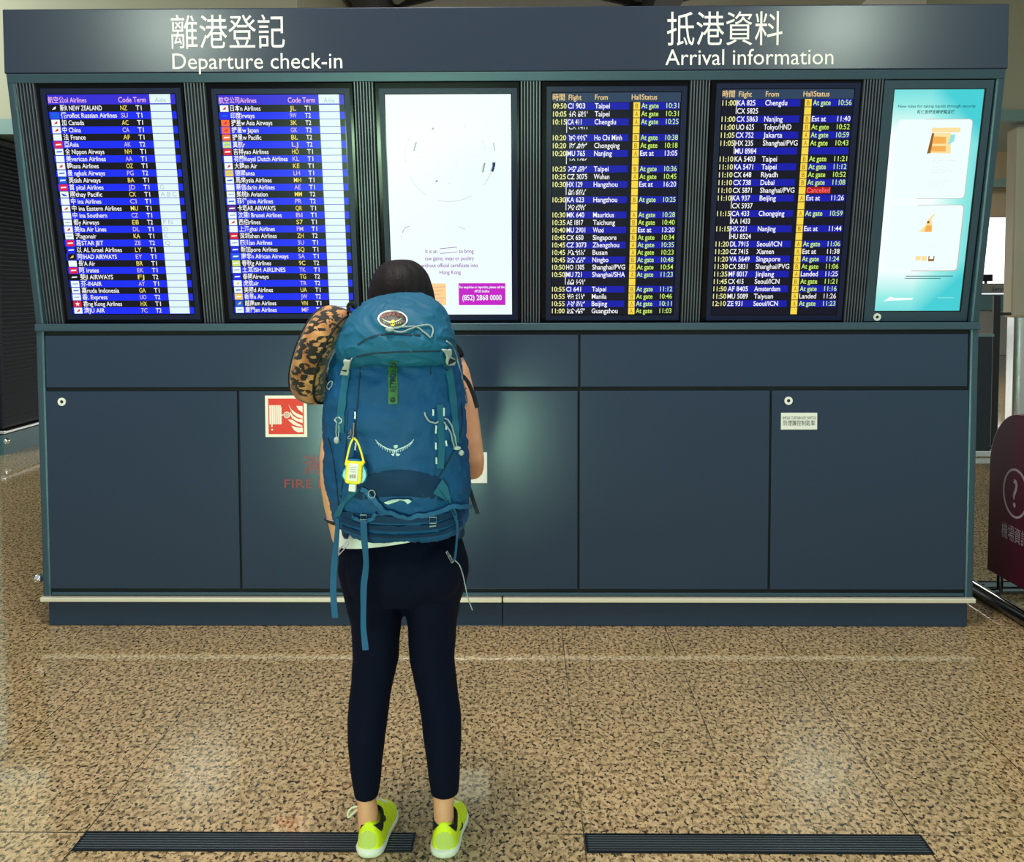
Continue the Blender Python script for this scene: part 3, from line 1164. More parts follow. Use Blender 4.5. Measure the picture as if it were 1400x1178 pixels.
for fx in ([(430, 225), (445, 255), (484, 285), (484, 225)],
           [(360, 210), (385, 255), (430, 290), (484, 312), (484, 340), (430, 320), (395, 290), (375, 250)],
           [(372, 270), (400, 315), (445, 340), (484, 345), (484, 378), (430, 360), (390, 335), (376, 305)],
           [(355, 345), (390, 348), (430, 375), (480, 400), (478, 412), (440, 405), (400, 390), (370, 365)],
           [(382, 400), (420, 412), (450, 420), (484, 418), (484, 458), (440, 460), (405, 440)]):
    PP(fx)
b.build('pictogram', M_CREAM, fs)
b = MB()
for k in range(5):
    x = 207 + 17 * k
    b.prism([((x - 152) / 370, 1 - (y - 132) / 370) for x, y in ((x, 222), (x + 2.5, 222), (x + 2.5, 384), (x, 384))], .0042, .0045, FS)
b.build('hose_lines', M_RED, fs)

# key switch plate
sx0, sx1, sz0, sz1 = px0(1067.5, 575), px0(1117, 575), pz0(587, 1090), pz0(564, 1090)
ks = thing('key_switch_plate', 'small white plate lettered SMOKE CURTAIN KEY SWITCH on the rightmost door', 'sign', ((sx0 + sx1) / 2, -0.0015, sz0))
sw2, sh2 = sx1 - sx0, sz1 - sz0
FK = lambda a, z, d: (a, -d, z)
b = MB()
b.prism([(-sw2 / 2, 0), (sw2 / 2, 0), (sw2 / 2, sh2), (-sw2 / 2, sh2)], 0, 0.003, FK)
b.build('plate', M_WHITE, ks, bevel=0.001)
b = MB()
put_text(b, 'SMOKE CURTAIN KEY SWITCH', -sw2 * .46, sh2 * .61, 0.0135, FK, width=sw2 * .92, d=0.0036)
put_text(b, '防煙簾控制匙掣', -sw2 * .44, sh2 * .27, 0.0185, FK, width=sw2 * .88, d=0.0036)
b.build('lettering', mat('dark_ink', (50, 62, 66), .6), ks, fixn=False)

# blank white notice seen past the elbow
sx0, sx1, sz0, sz1 = px0(606, 640), px0(666, 640), pz0(660, 640), pz0(618, 640)
nb = MB()
nb.box((sx0, -0.005, sz0), (sx1, -0.0015, sz1))
tag(nb.build('notice', M_WHITE, None, bevel=0.001), 'plain white notice on the kiosk door, mostly hidden behind the right elbow', 'notice')
# ------------------------------------------------------------------ background hall
M_BEIGE = mat('beige_cladding', (192, 188, 164), 0.5, 0.0, var=0.06, vscale=1.5)
M_BEIGE2 = mat('bulkhead_paint', (168, 164, 140), 0.55)
M_TEALBAND = mat('grey_green_band', (112, 138, 134), 0.4, 0.2)
M_LOUVRE = mat('dark_louvre', (12, 19, 36), 0.6, 0.0)
M_BASE = mat('skirting_teal', (62, 104, 110), 0.35, 0.2)
M_CEIL = mat('ceiling_panel', (150, 158, 150), 0.6)
M_BEAM = mat('ceiling_beam', (22, 26, 34), 0.6)
M_SILVER = mat('silver_cladding', (205, 208, 205), 0.22, 0.9)

# ceiling behind the kiosk: shallow vaults between dark beams
b = MB()
vault = []
for i in range(11):
    c = -14 + i * 3.5
    n = 10
    R_ = []
    for yy in (2.0, 33.0):
        R_.append([(c - 1.75 + 3.5 * k / n, yy, 5.2 + 0.8 * math.sin(PI * k / n)) for k in range(n + 1)])
    b.rings(R_, False, False)
struct(b.build('ceiling', M_CEIL, None, smooth=True))
for i in range(11):
    c = -15.75 + i * 3.5
    b = MB()
    b.prism([(c - 0.16, 4.85), (c + 0.16, 4.85), (c + 0.16, 5.22), (c - 0.16, 5.22)], 2.0, 33.0, lambda a, z, d: (a, d, z))
    struct(b.build('trim_%d' % (i + 1), M_BEAM))
for i, yy in enumerate((6.5, 9.0, 12.5)):
    b = MB()
    for j in range(8):
        c = -14 + j * 3.5 - 1.75
        b.tube([(c - 1.0, yy, 4.95), (c + 1.75, yy + 1.2, 5.9), (c + 4.4, yy, 4.95)], 0.07, 8)
    struct(b.build('trim_%d' % (20 + i), M_BEAM, None, smooth=True))

# walls far off, with daylight windows
def wall_box(name, a, b_, m):
    q = MB()
    q.box(a, b_)
    return struct(q.build(name, m))


wall_box('wall_left', (-14.2, 3, 0), (-14, 34, 5.3), M_BEIGE)
wall_box('wall_right', (22, 3, 0), (22.2, 34, 5.3), M_BEIGE)
# back wall with a band of windows: sill, head and piers
wall_box('wall_back', (-14, 30, 0), (22, 30.3, 0.5), M_BEIGE2)
wall_box('trim_30', (-14, 30, 4.2), (22, 30.3, 5.3), M_BEIGE2)
M_DAY = mat('daylight_glass', (250, 252, 250), 0.1, emit=2.2)
for i in range(9):
    q = MB()
    q.box((-14 + i * 4 + 0.12, 30.1, 0.5), (-14 + i * 4 + 3.88, 30.14, 4.2))
    wd = struct(q.build('window_%d' % (i + 1), M_DAY))
    q = MB()
    q.box((-14 + i * 4 - 0.12, 30.0, 0.5), (-14 + i * 4 + 0.12, 30.3, 4.2))
    struct(q.build('trim_%d' % (50 + i), M_BEIGE2))

# left: louvred unit standing deeper in the hall, under a beige bulkhead
XL = -4.85
lu = thing('louvred_shop_unit', 'dark louvred shop unit with teal skirting, seen left of the kiosk', 'shop unit', (XL, 5.1, 0))
q = MB()
q.box((-2.2, 0.02, 0.25), (0.0, 6.0, 2.97))
q.build('body', M_LOUVRE, lu)
q = MB()
for k in range(68):
    z = 0.28 + k * 0.039
    q.prism([(0.0, z), (0.022, z), (0.006, z + 0.026), (0.0, z + 0.026)], 0.02, 6.0, lambda a, zz, d: (a, d, zz))
    q.prism([(-2.2, z), (-2.2, z + 0.026), (-2.2, z + 0.026)], 0.0, 0.001, lambda a, zz, d: (a, d, zz))
q.build('louvres', M_LOUVRE, lu)
q = MB()
q.box((-2.21, 0.0, 0.0), (0.01, 6.01, 0.19))
q.build('skirting', M_BASE, lu)
q = MB()
q.box((-2.21, 0.0, 0.20), (0.03, 6.01, 0.23))
q.build('bumper_rail', M_SILVER, lu, bevel=0.006)
q = MB()
q.box((-0.20, -0.012, 0.0), (-0.03, 0.0, 2.83))
q.build('corner_post', M_TEALBAND, lu)
q = MB()
q.box((-9.0, 5.0, 2.99), (-2.0, 11.0, 3.13))
struct(q.build('trim_40', M_TEALBAND))
q = MB()
q.box((-9.0, 5.1, 3.13), (-2.0, 11.0, 5.1))
struct(q.build('trim_41', M_BEIGE2))

# right: beige clad column with silver lower half, bulkhead above
pc = at(1382, 500, 6.6)
col = thing('clad_column', 'tall beige column with silver lower cladding, right of the kiosk', 'column', (pc.x + 0.55, 6.72, 0))
zt, zm = at(1385, 172, 6.6).z, at(1385, 434, 6.6).z
q = MB()
q.box((-0.55, -0.12, zm), (0.9, 0.12, zt))
q.build('upper_cladding', M_BEIGE, col, bevel=0.03)
q = MB()
q.box((-0.42, -0.132, zm + 0.01), (0.75, -0.12, zt - 0.01))
q.build('raised_panel', M_BEIGE, col, bevel=0.008)
q = MB()
prof = []
for k in range(25):
    a = -0.50 + 1.35 * k / 24
    prof.append((a, -0.06 - 0.05 * abs(math.sin(k * PI / 4))))
prof += [(0.85, 0.10), (-0.50, 0.10)]
q.prism(prof, 0.02, zm, lambda a, y, d: (a, y, d))
q.build('lower_cladding', M_SILVER, col, smooth=True, sharp=30)
q = MB()
q.box((-0.60, -0.15, 0.0), (0.95, 0.14, 0.045))
q.build('base', M_STEEL, col, bevel=0.01)
zb0, zb1 = at(1385, 165, 6.5).z, at(1385, 150, 6.5).z
q = MB()
q.box((4.3, 6.5, zb0), (12.0, 9.0, zb1))
struct(q.build('trim_43', M_TEALBAND))
q = MB()
q.box((4.3, 6.55, zb1), (12.0, 9.0, 5.1))
struct(q.build('trim_44', M_BEIGE2))
# deeper bulkhead seen between kiosk and column
q = MB()
q.box((3.5, 13.0, 2.75), (12.0, 13.3, 5.1))
struct(q.build('trim_45', mat('brown_bulkhead', (150, 138, 116), .6)))
q = MB()
q.box((3.5, 12.9, 3.22), (12.0, 13.0, 3.36))
struct(q.build('trim_46', M_TEALBAND))

# black sign post and dark partition
bp = thing('queue_sign_post', 'slim black post with a small bracket, between kiosk and beige column', 'post', (at(1361, 480, 5.6).x, 5.6, 0))
q = MB()
q.box((-0.032, -0.02, 0.02), (0.032, 0.02, at(1361, 404, 5.6).z))
q.build('pole', M_BLACK, bp, bevel=0.004)
q = MB()
q.box((0.03, -0.012, at(1361, 431, 5.6).z), (0.14, 0.012, at(1361, 427, 5.6).z))
q.build('bracket', M_BLACK, bp)
q = MB()
q.box((-0.10, -0.12, 0.0), (0.12, 0.12, 0.02))
q.build('foot', M_BLACK, bp)
x0, x1 = at(1343.5, 500, 5.0).x, at(1354.5, 500, 5.0).x
dp = thing('dark_partition', 'dark narrow partition panel close behind the right edge of the kiosk', 'partition', ((x0 + x1) / 2, 5.0, 0))
hw = (x1 - x0) / 2
q = MB()
q.box((-hw - 0.2, -0.03, 0.06), (hw, 0.03, at(1350, 460, 5.0).z))
q.build('panel', mat('partition_navy', (16, 26, 38), .4), dp, bevel=0.005)
q = MB()
q.box((-hw - 0.22, -0.035, at(1350, 460, 5.0).z), (hw + 0.012, 0.035, at(1350, 456, 5.0).z))
q.build('cap', M_TEALBAND, dp)
q = MB()
q.box((-hw - 0.2, -0.05, 0.0), (hw + 0.25, 0.05, 0.06))
q.build('foot_rail', M_SILVER, dp, bevel=0.01)

# far service counter with a lit teal sign
fx0, fx1 = at(1335, 400, 20).x, at(1400, 400, 20).x
fc = thing('service_counter', 'distant white service counter with teal glass front, seen right of the kiosk', 'counter', ((fx0 + fx1) / 2, 20.0, 0))
hw = (fx1 - fx0) / 2 + 0.8
za, zb, zc_ = at(1355, 457, 20).z, at(1355, 392, 20).z, at(1355, 408, 20).z
q = MB()
q.box((-hw, 0, 0.0), (hw, 0.8, zc_ - 0.28))
q.build('front', M_WHITE, fc, bevel=0.02)
q = MB()
q.box((-hw, -0.05, zc_ - 0.27), (hw, 0.5, zc_ + 0.1))
q.build('glass_screen', mat('teal_glass', (118, 176, 186), .15), fc)
q = MB()
q.box((-hw, 0.1, zc_ + 0.12), (hw, 0.3, zb + 0.08))
sgn_ = q.build('sign_board', M_WHITE, fc)
q = MB()
put_text(q, 'Service', -0.15, zc_ + 0.17, 0.10, lambda a, z, d: (a, 0.098 - d, z))
q.build('lettering', mat('dark_ink', (50, 62, 66), .6), sgn_, fixn=False)
for dx, dz in ((-0.25, .16), (0.35, .22)):
    tt = thing('counter_monitor', 'dark monitor on the distant service counter, %s one' % ('left' if dx < 0 else 'right'), 'monitor', (fc.location.x + dx, 20.2, zb + 0.08))
    q = MB()
    q.box((-0.16, 0, 0.05), (0.16, 0.04, 0.05 + dz))
    q.build('panel', M_BLACK, tt)
    q = MB()
    q.box((-0.03, 0.0, 0.0), (0.03, 0.03, 0.06))
    q.build('stand', M_BLACK, tt)

# burgundy information sign
ang = math.radians(88)
dirv = Vector((math.cos(ang), -math.sin(ang), 0))
norm = Vector((-math.sin(ang), -math.cos(ang), 0))
_d = ray(1351, 700)
_t = (2.42 - CAM_POS.x) / _d.x
P0 = Vector((2.42, CAM_POS.y + _d.y * _t, 0))
BW, RAD = 0.58, 0.29
isg = thing('information_sign', 'burgundy round-topped sign with white question mark in a circle, right of the kiosk', 'sign', P0 + dirv * BW / 2)
IS = lambda a, z, d: (dirv.x * a + norm.x * d, dirv.y * a + norm.y * d, z)
zc = 0.665
z0 = 0.135
arc2 = [(RAD * math.cos(PI * k / 28), zc + RAD * math.sin(PI * k / 28)) for k in range(29)]
q = MB()
q.prism([(-RAD, z0), (RAD, z0)] + arc2, -0.05, 0.0, IS)
board = q.build('board', mat('burgundy', (74, 2, 38), 0.35, 0, 0.12), isg, bevel=0.006)
q = MB()
q.ring((-0.02, 0.575), 0.108, 0.119, 0.0005, 0.002, IS, 40)
put_text(q, '?', -0.02, 0.508, 0.136, IS, align='C', d=0.0015, bold=0.004)
put_text(q, '機場資訊', -0.145, 0.345, 0.058, IS, width=0.25, d=0.0015)
q.build('lettering', mat('sign_white', (178, 160, 176), .5), board, fixn=False)
q = MB()
for a0, a1, dd in ((-RAD - 0.06, RAD + 0.12, 0.045), (-RAD - 0.06, RAD + 0.12, -0.28)):
    q.tube([IS(a0, 0.034, dd), IS(a1, 0.034, dd)], 0.034, 14)
q.tube([IS(-RAD - 0.05, 0.034, 0.045), IS(-RAD - 0.05, 0.034, -0.28)], 0.03, 12)
q.tube([IS(RAD + 0.08, 0.034, 0.045), IS(RAD + 0.08, 0.034, -0.28)], 0.03, 12)
q.build('tube_base', mat('dark_chrome', (96, 100, 104), 0.15, 1.0), isg, smooth=True)
for a in (-RAD * 0.7, RAD * 0.7):
    q = MB()
    q.tube([IS(a, 0.04, -0.025), IS(a, 0.2, -0.025)], 0.016, 10)
    q.tube([IS(a, 0.05, 0.045), IS(a, 0.05, -0.28)], 0.014, 10)
    q.build('bracket', MATS['dark_chrome'], isg, smooth=True)

# chrome rail end at the kiosk's left edge
pr = at(53.5, 790, 0.05)
q = MB()
q.ellipsoid(pr, (0.026, 0.026, 0.020))
q.tube([pr, pr + Vector((0.06, 0.03, 0))], 0.012, 10)
rk = q.build('rail_knob', M_CHROME, kiosk, smooth=True)
q = MB()
pr = at(9, 603, 5.05)
q.ellipsoid((pr.x, pr.y, pr.z), (0.03, 0.03, 0.03))
o_ = q.build('bumper_end', M_CHROME, lu, smooth=True)
o_.data.transform(Matrix.Translation(-lu.location))

# ------------------------------------------------------------------ floor gratings
M_GRATE = mat('dark_grating', (38, 44, 50), 0.35, 0.7)


def grating(label, xa, xb, ya, yb):
    t = thing('floor_grating', label, 'grating', ((xa + xb) / 2, (ya + yb) / 2, 0.0), 'slotted gratings in the granite floor')
    hw, hd = (xb - xa) / 2, (yb - ya) / 2
    q = MB()
    q.box((-hw, -hd, 0.0), (hw, hd, 0.0006))
    q.build('tray', M_GAP, t)
    q = MB()
    for a, c in (((-hw, -hd), (hw, -hd + .005)), ((-hw, hd - .005), (hw, hd)), ((-hw, -hd + .005), (-hw + .006, hd - .005)), ((hw - .006, -hd + .005), (hw, hd - .005))):
        q.box((a[0], a[1], 0.0006), (c[0], c[1], 0.004))
    q.build('frame', M_GRATE, t)
    q = MB()
    n = 7
    for k in range(n):
        y = -hd + 0.005 + (2 * hd - 0.01) * (k + 0.5) / n
        q.box((-hw + .006, y - .0020, 0.0006), (hw - .006, y + .0020, 0.0036))
    q.build('slats', mat('slat_metal', (140, 150, 156), 0.25, 0.8), t)
    return t


grating('slotted dark floor grating under the left yellow shoe', -1.168, -0.2216, -1.957, -1.8555)
grating('slotted dark floor grating right of the person, on bare floor', 0.2591, 1.2137, -1.957, -1.8555)
# ------------------------------------------------------------------ the traveller
M_SKIN = mat('skin', (234, 166, 130), 0.5, 0, 0.4, var=0.06, vscale=14)
M_LEG = mat('navy_leggings', (5, 10, 34), 0.8, 0, 0.12, bump=0.25, bscale=500)
M_TEE = mat('black_tee', (14, 13, 18), 0.8, 0, 0.2, bump=0.2, bscale=300)
M_TEEW = mat('white_tee', (244, 244, 242), 0.75, bump=0.15, bscale=120)
M_NEON = mat('neon_mesh', (232, 250, 26), 0.55, 0, 0.4, bump=0.35, bscale=700, var=0.10, vscale=30)
M_NEON2 = mat('pale_heel_fabric', (202, 216, 104), 0.6, bump=0.3, bscale=700)
M_SOLE = mat('white_foam', (238, 236, 224), 0.5, bump=0.1, bscale=200)
M_SOCK = mat('black_knit', (10, 10, 13), 0.85, bump=0.3, bscale=600)
M_LACE = mat('white_lace', (240, 236, 214), 0.7)


def hair_mat():
    m = mat('dark_hair', (26, 16, 18), 0.6, 0, 0.25)
    n, l = m.node_tree.nodes, m.node_tree.links
    b_ = n['Principled BSDF']
    tcx = n.new('ShaderNodeTexCoord')
    mp = n.new('ShaderNodeMapping')
    mp.inputs['Scale'].default_value = (260, 260, 14)
    l.new(tcx.outputs['Object'], mp.inputs[0])
    t = n.new('ShaderNodeTexNoise')
    t.inputs['Scale'].default_value = 1.0
    t.inputs['Detail'].default_value = 4
    l.new(mp.outputs[0], t.inputs['Vector'])
    r = n.new('ShaderNodeValToRGB')
    r.color_ramp.elements[0].color = lin((6, 4, 9))
    r.color_ramp.elements[1].color = lin((28, 19, 23))
    l.new(t.outputs['Fac'], r.inputs[0])
    l.new(r.outputs[0], b_.inputs['Base Color'])
    bp_ = n.new('ShaderNodeBump')
    bp_.inputs['Strength'].default_value = 0.6
    bp_.inputs['Distance'].default_value = 0.003
    l.new(t.outputs['Fac'], bp_.inputs['Height'])
    l.new(bp_.outputs[0], b_.inputs['Normal'])
    return m


M_HAIR = hair_mat()


def bake(o):
    """apply the modifiers of o"""
    bpy.context.view_layer.update()
    me = bpy.data.meshes.new_from_object(o.evaluated_get(bpy.context.evaluated_depsgraph_get()))
    old = o.data
    o.modifiers.clear()
    o.data = me
    me.name = o.name
    bpy.data.meshes.remove(old)
    me.polygons.foreach_set('use_smooth', [True] * len(me.polygons))
    return o


def fuse(mb, name, m, parent, voxel, it=6, fac=0.5):
    o = mb.build(name, m, parent)
    r = o.modifiers.new('remesh', 'REMESH')
    r.mode = 'VOXEL'
    r.voxel_size = voxel
    s_ = o.modifiers.new('smooth', 'SMOOTH')
    s_.iterations = it
    s_.factor = fac
    return bake(o)


def oval(cx, cy, z, rx, ry, n=24, p=2.0, tilt=0.0):
    out_ = []
    for k in range(n):
        a = 2 * PI * k / n
        c, s_ = math.cos(a), math.sin(a)
        x = rx * math.copysign(abs(c) ** (2 / p), c)
        y = ry * math.copysign(abs(s_) ** (2 / p), s_)
        out_.append(Vector((cx + x, cy + y, z + tilt * x)))
    return out_


def oring(v, ul, ur, yc, ry, grow=0.0, n=24, p=2.0, tilt=0.0):
    A, B = at(ul, v, yc), at(ur, v, yc)
    return oval((A.x + B.x) / 2, yc, (A.z + B.z) / 2, (B.x - A.x) / 2 + grow, ry + grow, n, p, tilt)


HIPS = [(724, 474, 628, -1.915, .098), (740, 467, 634, -1.922, .110), (760, 463, 639.5, -1.930, .122), (780, 461.5, 641.5, -1.932, .124), (800, 466.5, 637, -1.928, .118), (818, 471, 630.5, -1.922, .102)]
LEGL = [(800, 468, 548, -1.925, .100), (822, 472.5, 550.5, -1.925, .098), (850, 480, 548, -1.922, .088), (880, 482, 546, -1.920, .078), (900, 482.4, 544.8, -1.918, .073), (927, 481, 539, -1.920, .066), (954, 477.5, 533.5, -1.928, .062), (981, 475, 530, -1.936, .062), (1008, 475.6, 527, -1.942, .060), (1030, 476.8, 524, -1.944, .054), (1049, 479, 522, -1.945, .049), (1076, 483, 519.5, -1.944, .042), (1089, 485, 516.5, -1.943, .040)]
LEGR = [(800, 556, 635, -1.925, .100), (822, 552.5, 629, -1.925, .098), (850, 557, 624.5, -1.922, .088), (880, 558.6, 622.3, -1.920, .078), (900, 559.5, 621.6, -1.918, .073), (927, 565.5, 624.4, -1.920, .066), (954, 571.5, 628, -1.928, .062), (981, 575.5, 631, -1.936, .062), (1008, 579, 631.5, -1.942, .060), (1030, 582, 630.5, -1.944, .054), (1049, 584.5, 629.5, -1.945, .049), (1076, 588, 627.5, -1.944, .042), (1085, 588.8, 626, -1.943, .040)]
ANKL = [(1089, 486.5, 517, -1.943, .036), (1105, 488.5, 516.5, -1.944, .035), (1120, 489, 517.5, -1.940, .038), (1140, 491, 515.5, -1.932, .036), (1156, 495, 513, -1.930, .034)]
ANKR = [(1085, 591, 622, -1.943, .036), (1100, 592.5, 620, -1.944, .035), (1116, 593, 621, -1.940, .038), (1136, 594.5, 618.5, -1.932, .036), (1154, 598, 616, -1.930, .034)]
TORSO = [(815, 476, 625, -1.925, .09), (780, 470, 633, -1.928, .105), (740, 480, 621, -1.918, .09), (700, 490, 612, -1.905, .082), (640, 488, 613, -1.895, .085), (580, 480, 621, -1.885, .095), (520, 474, 627, -1.875, .098), (493, 481, 620, -1.868, .078), (476, 502, 600, -1.862, .060), (462, 528, 574, -1.858, .050), (440, 531, 570, -1.853, .049), (425, 531, 570, -1.845, .049)]

person = thing('person', 'person standing in navy leggings and neon yellow shoes, back turned, facing the kiosk screens', 'person', (at(552, 1150, -1.93).x, -1.93, 0.0))


def hand(mb, wrist, d, nrm, thumb_side, curl=0.5, sc=0.95):
    """palm, four bent fingers and a thumb; d = finger direction, nrm = back of the hand, thumb_side = +1/-1"""
    d, nrm = Vector(d).normalized(), Vector(nrm)
    nrm = (nrm - d * nrm.dot(d)).normalized()
    sd = d.cross(nrm).normalized() * thumb_side
    R_ = []
    for t, hw, hh in ((-.012, .021, .017), (0.012, .026, .015), (.035, .034, .0145), (.060, .038, .0135), (.080, .037, .0115), (.088, .034, .009)):
        c = wrist + d * t * sc
        R_.append([c + sd * hw * sc * math.cos(2 * PI * k / 14) + nrm * hh * sc * math.sin(2 * PI * k / 14) for k in range(14)])
    mb.rings(R_)
    for k, (off, ln, r) in enumerate(((.029, .070, .0088), (.010, .078, .0090), (-.009, .072, .0086), (-.027, .056, .0078))):
        p = wrist + d * .078 * sc + sd * off * sc
        pts, rs = [p - d * .012 * sc], [r]
        a = 0.12
        for q_, f in ((.45, 1.0), (.30, .93), (.25, .84)):
            a += curl * (0.5 + 0.12 * k)
            pts.append(pts[-1] + (d * math.cos(a) - nrm * math.sin(a)) * ln * q_ * sc)
            rs.append(r * f)
        mb.tube(pts, [x * sc for x in rs], 10)
        mb.ellipsoid(pts[-1], (rs[-1] * sc,) * 3, 0, 10, 6)
    p = wrist + d * .018 * sc + sd * .024 * sc
    pts = [p, p + (d * .7 + sd * .6 - nrm * .2) * .034 * sc]
    pts.append(pts[-1] + (d * .9 + sd * .25 - nrm * .3) * .028 * sc)
    pts.append(pts[-1] + (d * 1.0 + sd * .0 - nrm * .35) * .022 * sc)
    mb.tube(pts, [.0125 * sc, .0108 * sc, .0098 * sc, .0082 * sc], 10)
    mb.ellipsoid(pts[-1], (.008 * sc,) * 3, 0, 10, 6)


mb = MB()
mb.rings([oring(*r) for r in TORSO])
for LG, AK in ((LEGL, ANKL), (LEGR, ANKR)):
    mb.rings([oring(*r, grow=-0.007) for r in LG] + [oring(*r) for r in AK[1:]])
# feet inside the shoes
for AK, sgn in ((ANKL, 1), (ANKR, 1)):
    c = at((AK[4][1] + AK[4][2]) / 2, AK[4][0], -1.94)
    f = Vector((math.sin(.05), math.cos(.05), 0))
    sdv = Vector((f.y, -f.x, 0))
    R_ = []
    for t, hw, z1 in ((-.022, .014, .06), (0.0, .022, .085), (.05, .027, .080), (.10, .032, .060), (.15, .036, .046), (.185, .028, .036), (.20, .014, .03)):
        R_.append([Vector((c.x, -1.945, 0)) + f * t + sdv * hw * math.cos(2 * PI * k / 12) + Vector((0, 0, .022 + (z1 - .022) * (0.5 + 0.5 * math.sin(2 * PI * k / 12)))) for k in range(12)])
    mb.rings(R_)
# arms
ARM_R = [((596, 486), -1.868, .050), ((610, 494), -1.872, .050), ((621, 512), -1.876, .0445), ((632, 555), -1.885, .0425), ((640, 605), -1.892, .040), ((644.5, 630), -1.893, .0365), ((645, 640), -1.880, .034), ((642, 634), -1.840, .0345), ((636, 618), -1.78, .032), ((627, 596), -1.71, .026), ((620, 580), -1.665, .022)]
ARM_L = [((508, 486), -1.868, .050), ((495, 494), -1.872, .050), ((481, 512), -1.876, .0445), ((467, 555), -1.885, .0415), ((459, 592), -1.890, .038), ((453.5, 625), -1.892, .0335), ((453.5, 660), -1.885, .0325), ((456.5, 690), -1.875, .0285), ((460, 715), -1.862, .0235), ((463, 735), -1.848, .0205)]
for A in (ARM_R, ARM_L):
    mb.tube([at(p[0], p[1], y) for p, y, r in A], [r for _, _, r in A], 16)
    mb.ellipsoid(at(*A[0][0], A[0][1]), (A[0][2],) * 3)
wl = at(463, 737, -1.846)
hand(mb, wl, (0.30, 0.62, -0.55), (-0.9, 0.3, -0.1), -1, 0.55)
wr = at(620, 579, -1.66)
hand(mb, wr, (-0.35, 0.55, 0.45), (0.75, 0.55, -0.2), 1, 0.55)
# head with face towards the screens
HC = at(549, 413, -1.845)
R_ = []
for t, rx, ry, dy in ((-.112, .022, .030, .038), (-.104, .036, .045, .030), (-.085, .050, .068, .018), (-.055, .061, .083, .008), (-.02, .068, .092, .002), (.02, .071, .096, -.002), (.055, .067, .092, -.004), (.085, .052, .074, -.004), (.103, .030, .045, -.004), (.110, .012, .018, -.004)):
    R_.append(oval(HC.x, HC.y + dy, HC.z + t, rx, ry))
mb.rings(R_)
F = lambda x, y, z: HC + Vector((x, y, z))
mb.tube([F(0, .094, .018), F(0, .103, -.004), F(0, .113, -.026), F(0, .100, -.034)], [.008, .0095, .013, .010], 10)
for s_ in (-1, 1):
    mb.ellipsoid(F(s_ * .010, .099, -.031), (.007, .009, .006))
    mb.ellipsoid(F(s_ * .030, .080, .022), (.020, .012, .006))
    mb.ellipsoid(F(s_ * .073, .0, -.012), (.010, .020, .031))
    mb.ellipsoid(F(s_ * .030, .076, -.028), (.020, .016, .016))
mb.ellipsoid(F(0, .089, -.060), (.021, .010, .006))
mb.ellipsoid(F(0, .086, -.070), (.018, .010, .006))
mb.ellipsoid(F(0, .072, -.096), (.018, .014, .012))
body = fuse(mb, 'body', M_SKIN, None, 0.0055, 5, 0.5)
eyes = []
for s_ in (-1, 1):
    q = MB()
    q.ellipsoid(F(s_ * .030, .078, .004), (.012, .0125, .009), 0, 14, 8)
    q.ellipsoid(F(s_ * .030, .0868, .004), (.005, .0045, .005), 1, 12, 6)
    eyes.append(q.build('eye', [M_WHITE, M_BLACK], None, smooth=True))
q = MB()
q.ellipsoid(F(0, .0945, -.060), (.018, .005, .0035))
q.ellipsoid(F(0, .092, -.068), (.015, .006, .004))
lips = q.build('lips', mat('lips', (190, 96, 92), .4), None, smooth=True)

# hair
HAIR = [(354.5, 541, 560, -1.855, .020, .020), (357, 530, 568, -1.855, .045, .040), (363, 520.5, 576, -1.858, .075, .066), (373, 512.5, 584.5, -1.860, .096, .086), (386, 507, 590, -1.862, .108, .092), (400, 504, 594, -1.864, .112, .080), (420, 502, 597, -1.864, .112, .052), (440, 503, 597, -1.864, .108, .030), (458, 505, 594, -1.870, .100, .016), (474, 510, 588, -1.885, .085, .008), (486, 518, 580, -1.90, .07, .0)]
R_ = []
for v, ul, ur, yc, rb, rf in HAIR:
    A, B = at(ul, v, yc), at(ur, v, yc)
    cx_, rx = (A.x + B.x) / 2, (B.x - A.x) / 2
    rr = []
    for k in range(32):
        a = 2 * PI * k / 32
        s_ = math.sin(a)
        rr.append(Vector((cx_ + rx * math.cos(a), yc + (rf if s_ > 0 else rb) * s_, A.z)))
    R_.append(rr)
q = MB()
q.rings(R_)
hair = q.build('hair', M_HAIR, None, sub=2)
bake(hair)
for v in hair.data.vertices:
    p = v.co
    a = math.atan2(p.y - HC.y, p.x - HC.x)
    k_ = 0.0008 * math.sin(a * 23 + 6 * noise.noise(p * 12)) + 0.004 * noise.noise(Vector((p.x * 22, p.y * 22, p.z * 6)))
    v.co = p + Vector((math.cos(a), math.sin(a), 0)) * k_

# clothes
mb = MB()
mb.rings([oring(*r) for r in HIPS])
for LG in (LEGL, LEGR):
    mb.rings([oring(*r) for r in LG])
# seat shape
for u, sx_ in ((508, 1), (595, 1)):
    c = at(u, 783, -1.985)
    mb.ellipsoid(c, (.070, .075, .085))
leggings = fuse(mb, 'leggings', M_LEG, None, 0.0065, 4, 0.5)
for v in leggings.data.vertices:
    p = v.co
    w_ = noise.noise(Vector((p.x * 14, p.y * 14, p.z * 38)))
    v.co = p + Vector((p.x - 0, 0, 0)).normalized() * 0.0 + Vector((noise.noise(p * 20), noise.noise(p * 20 + Vector((5, 5, 5))), 0)) * 0.0018 + Vector((0, -0.0022 * w_, 0))
TEE = [r for r in TORSO if 462 < r[0] <= 700]
mb = MB()
mb.rings([oring(*r, grow=.011) for r in [(716, 486, 615, -1.908, .088)] + TEE])
for A in (ARM_R, ARM_L):
    pts = [at(p[0], p[1], y) for p, y, r in A[:3]]
    pts.append(pts[-1])
    pts[2] = pts[1].lerp(pts[3], 0.35)
    mb.tube(pts[:3], [A[0][2] + .008, A[1][2] + .009, A[2][2] + .010], 16)
tee = fuse(mb, 'tee_shirt', M_TEE, None, 0.008, 4, 0.5)
q = MB()
rr = []
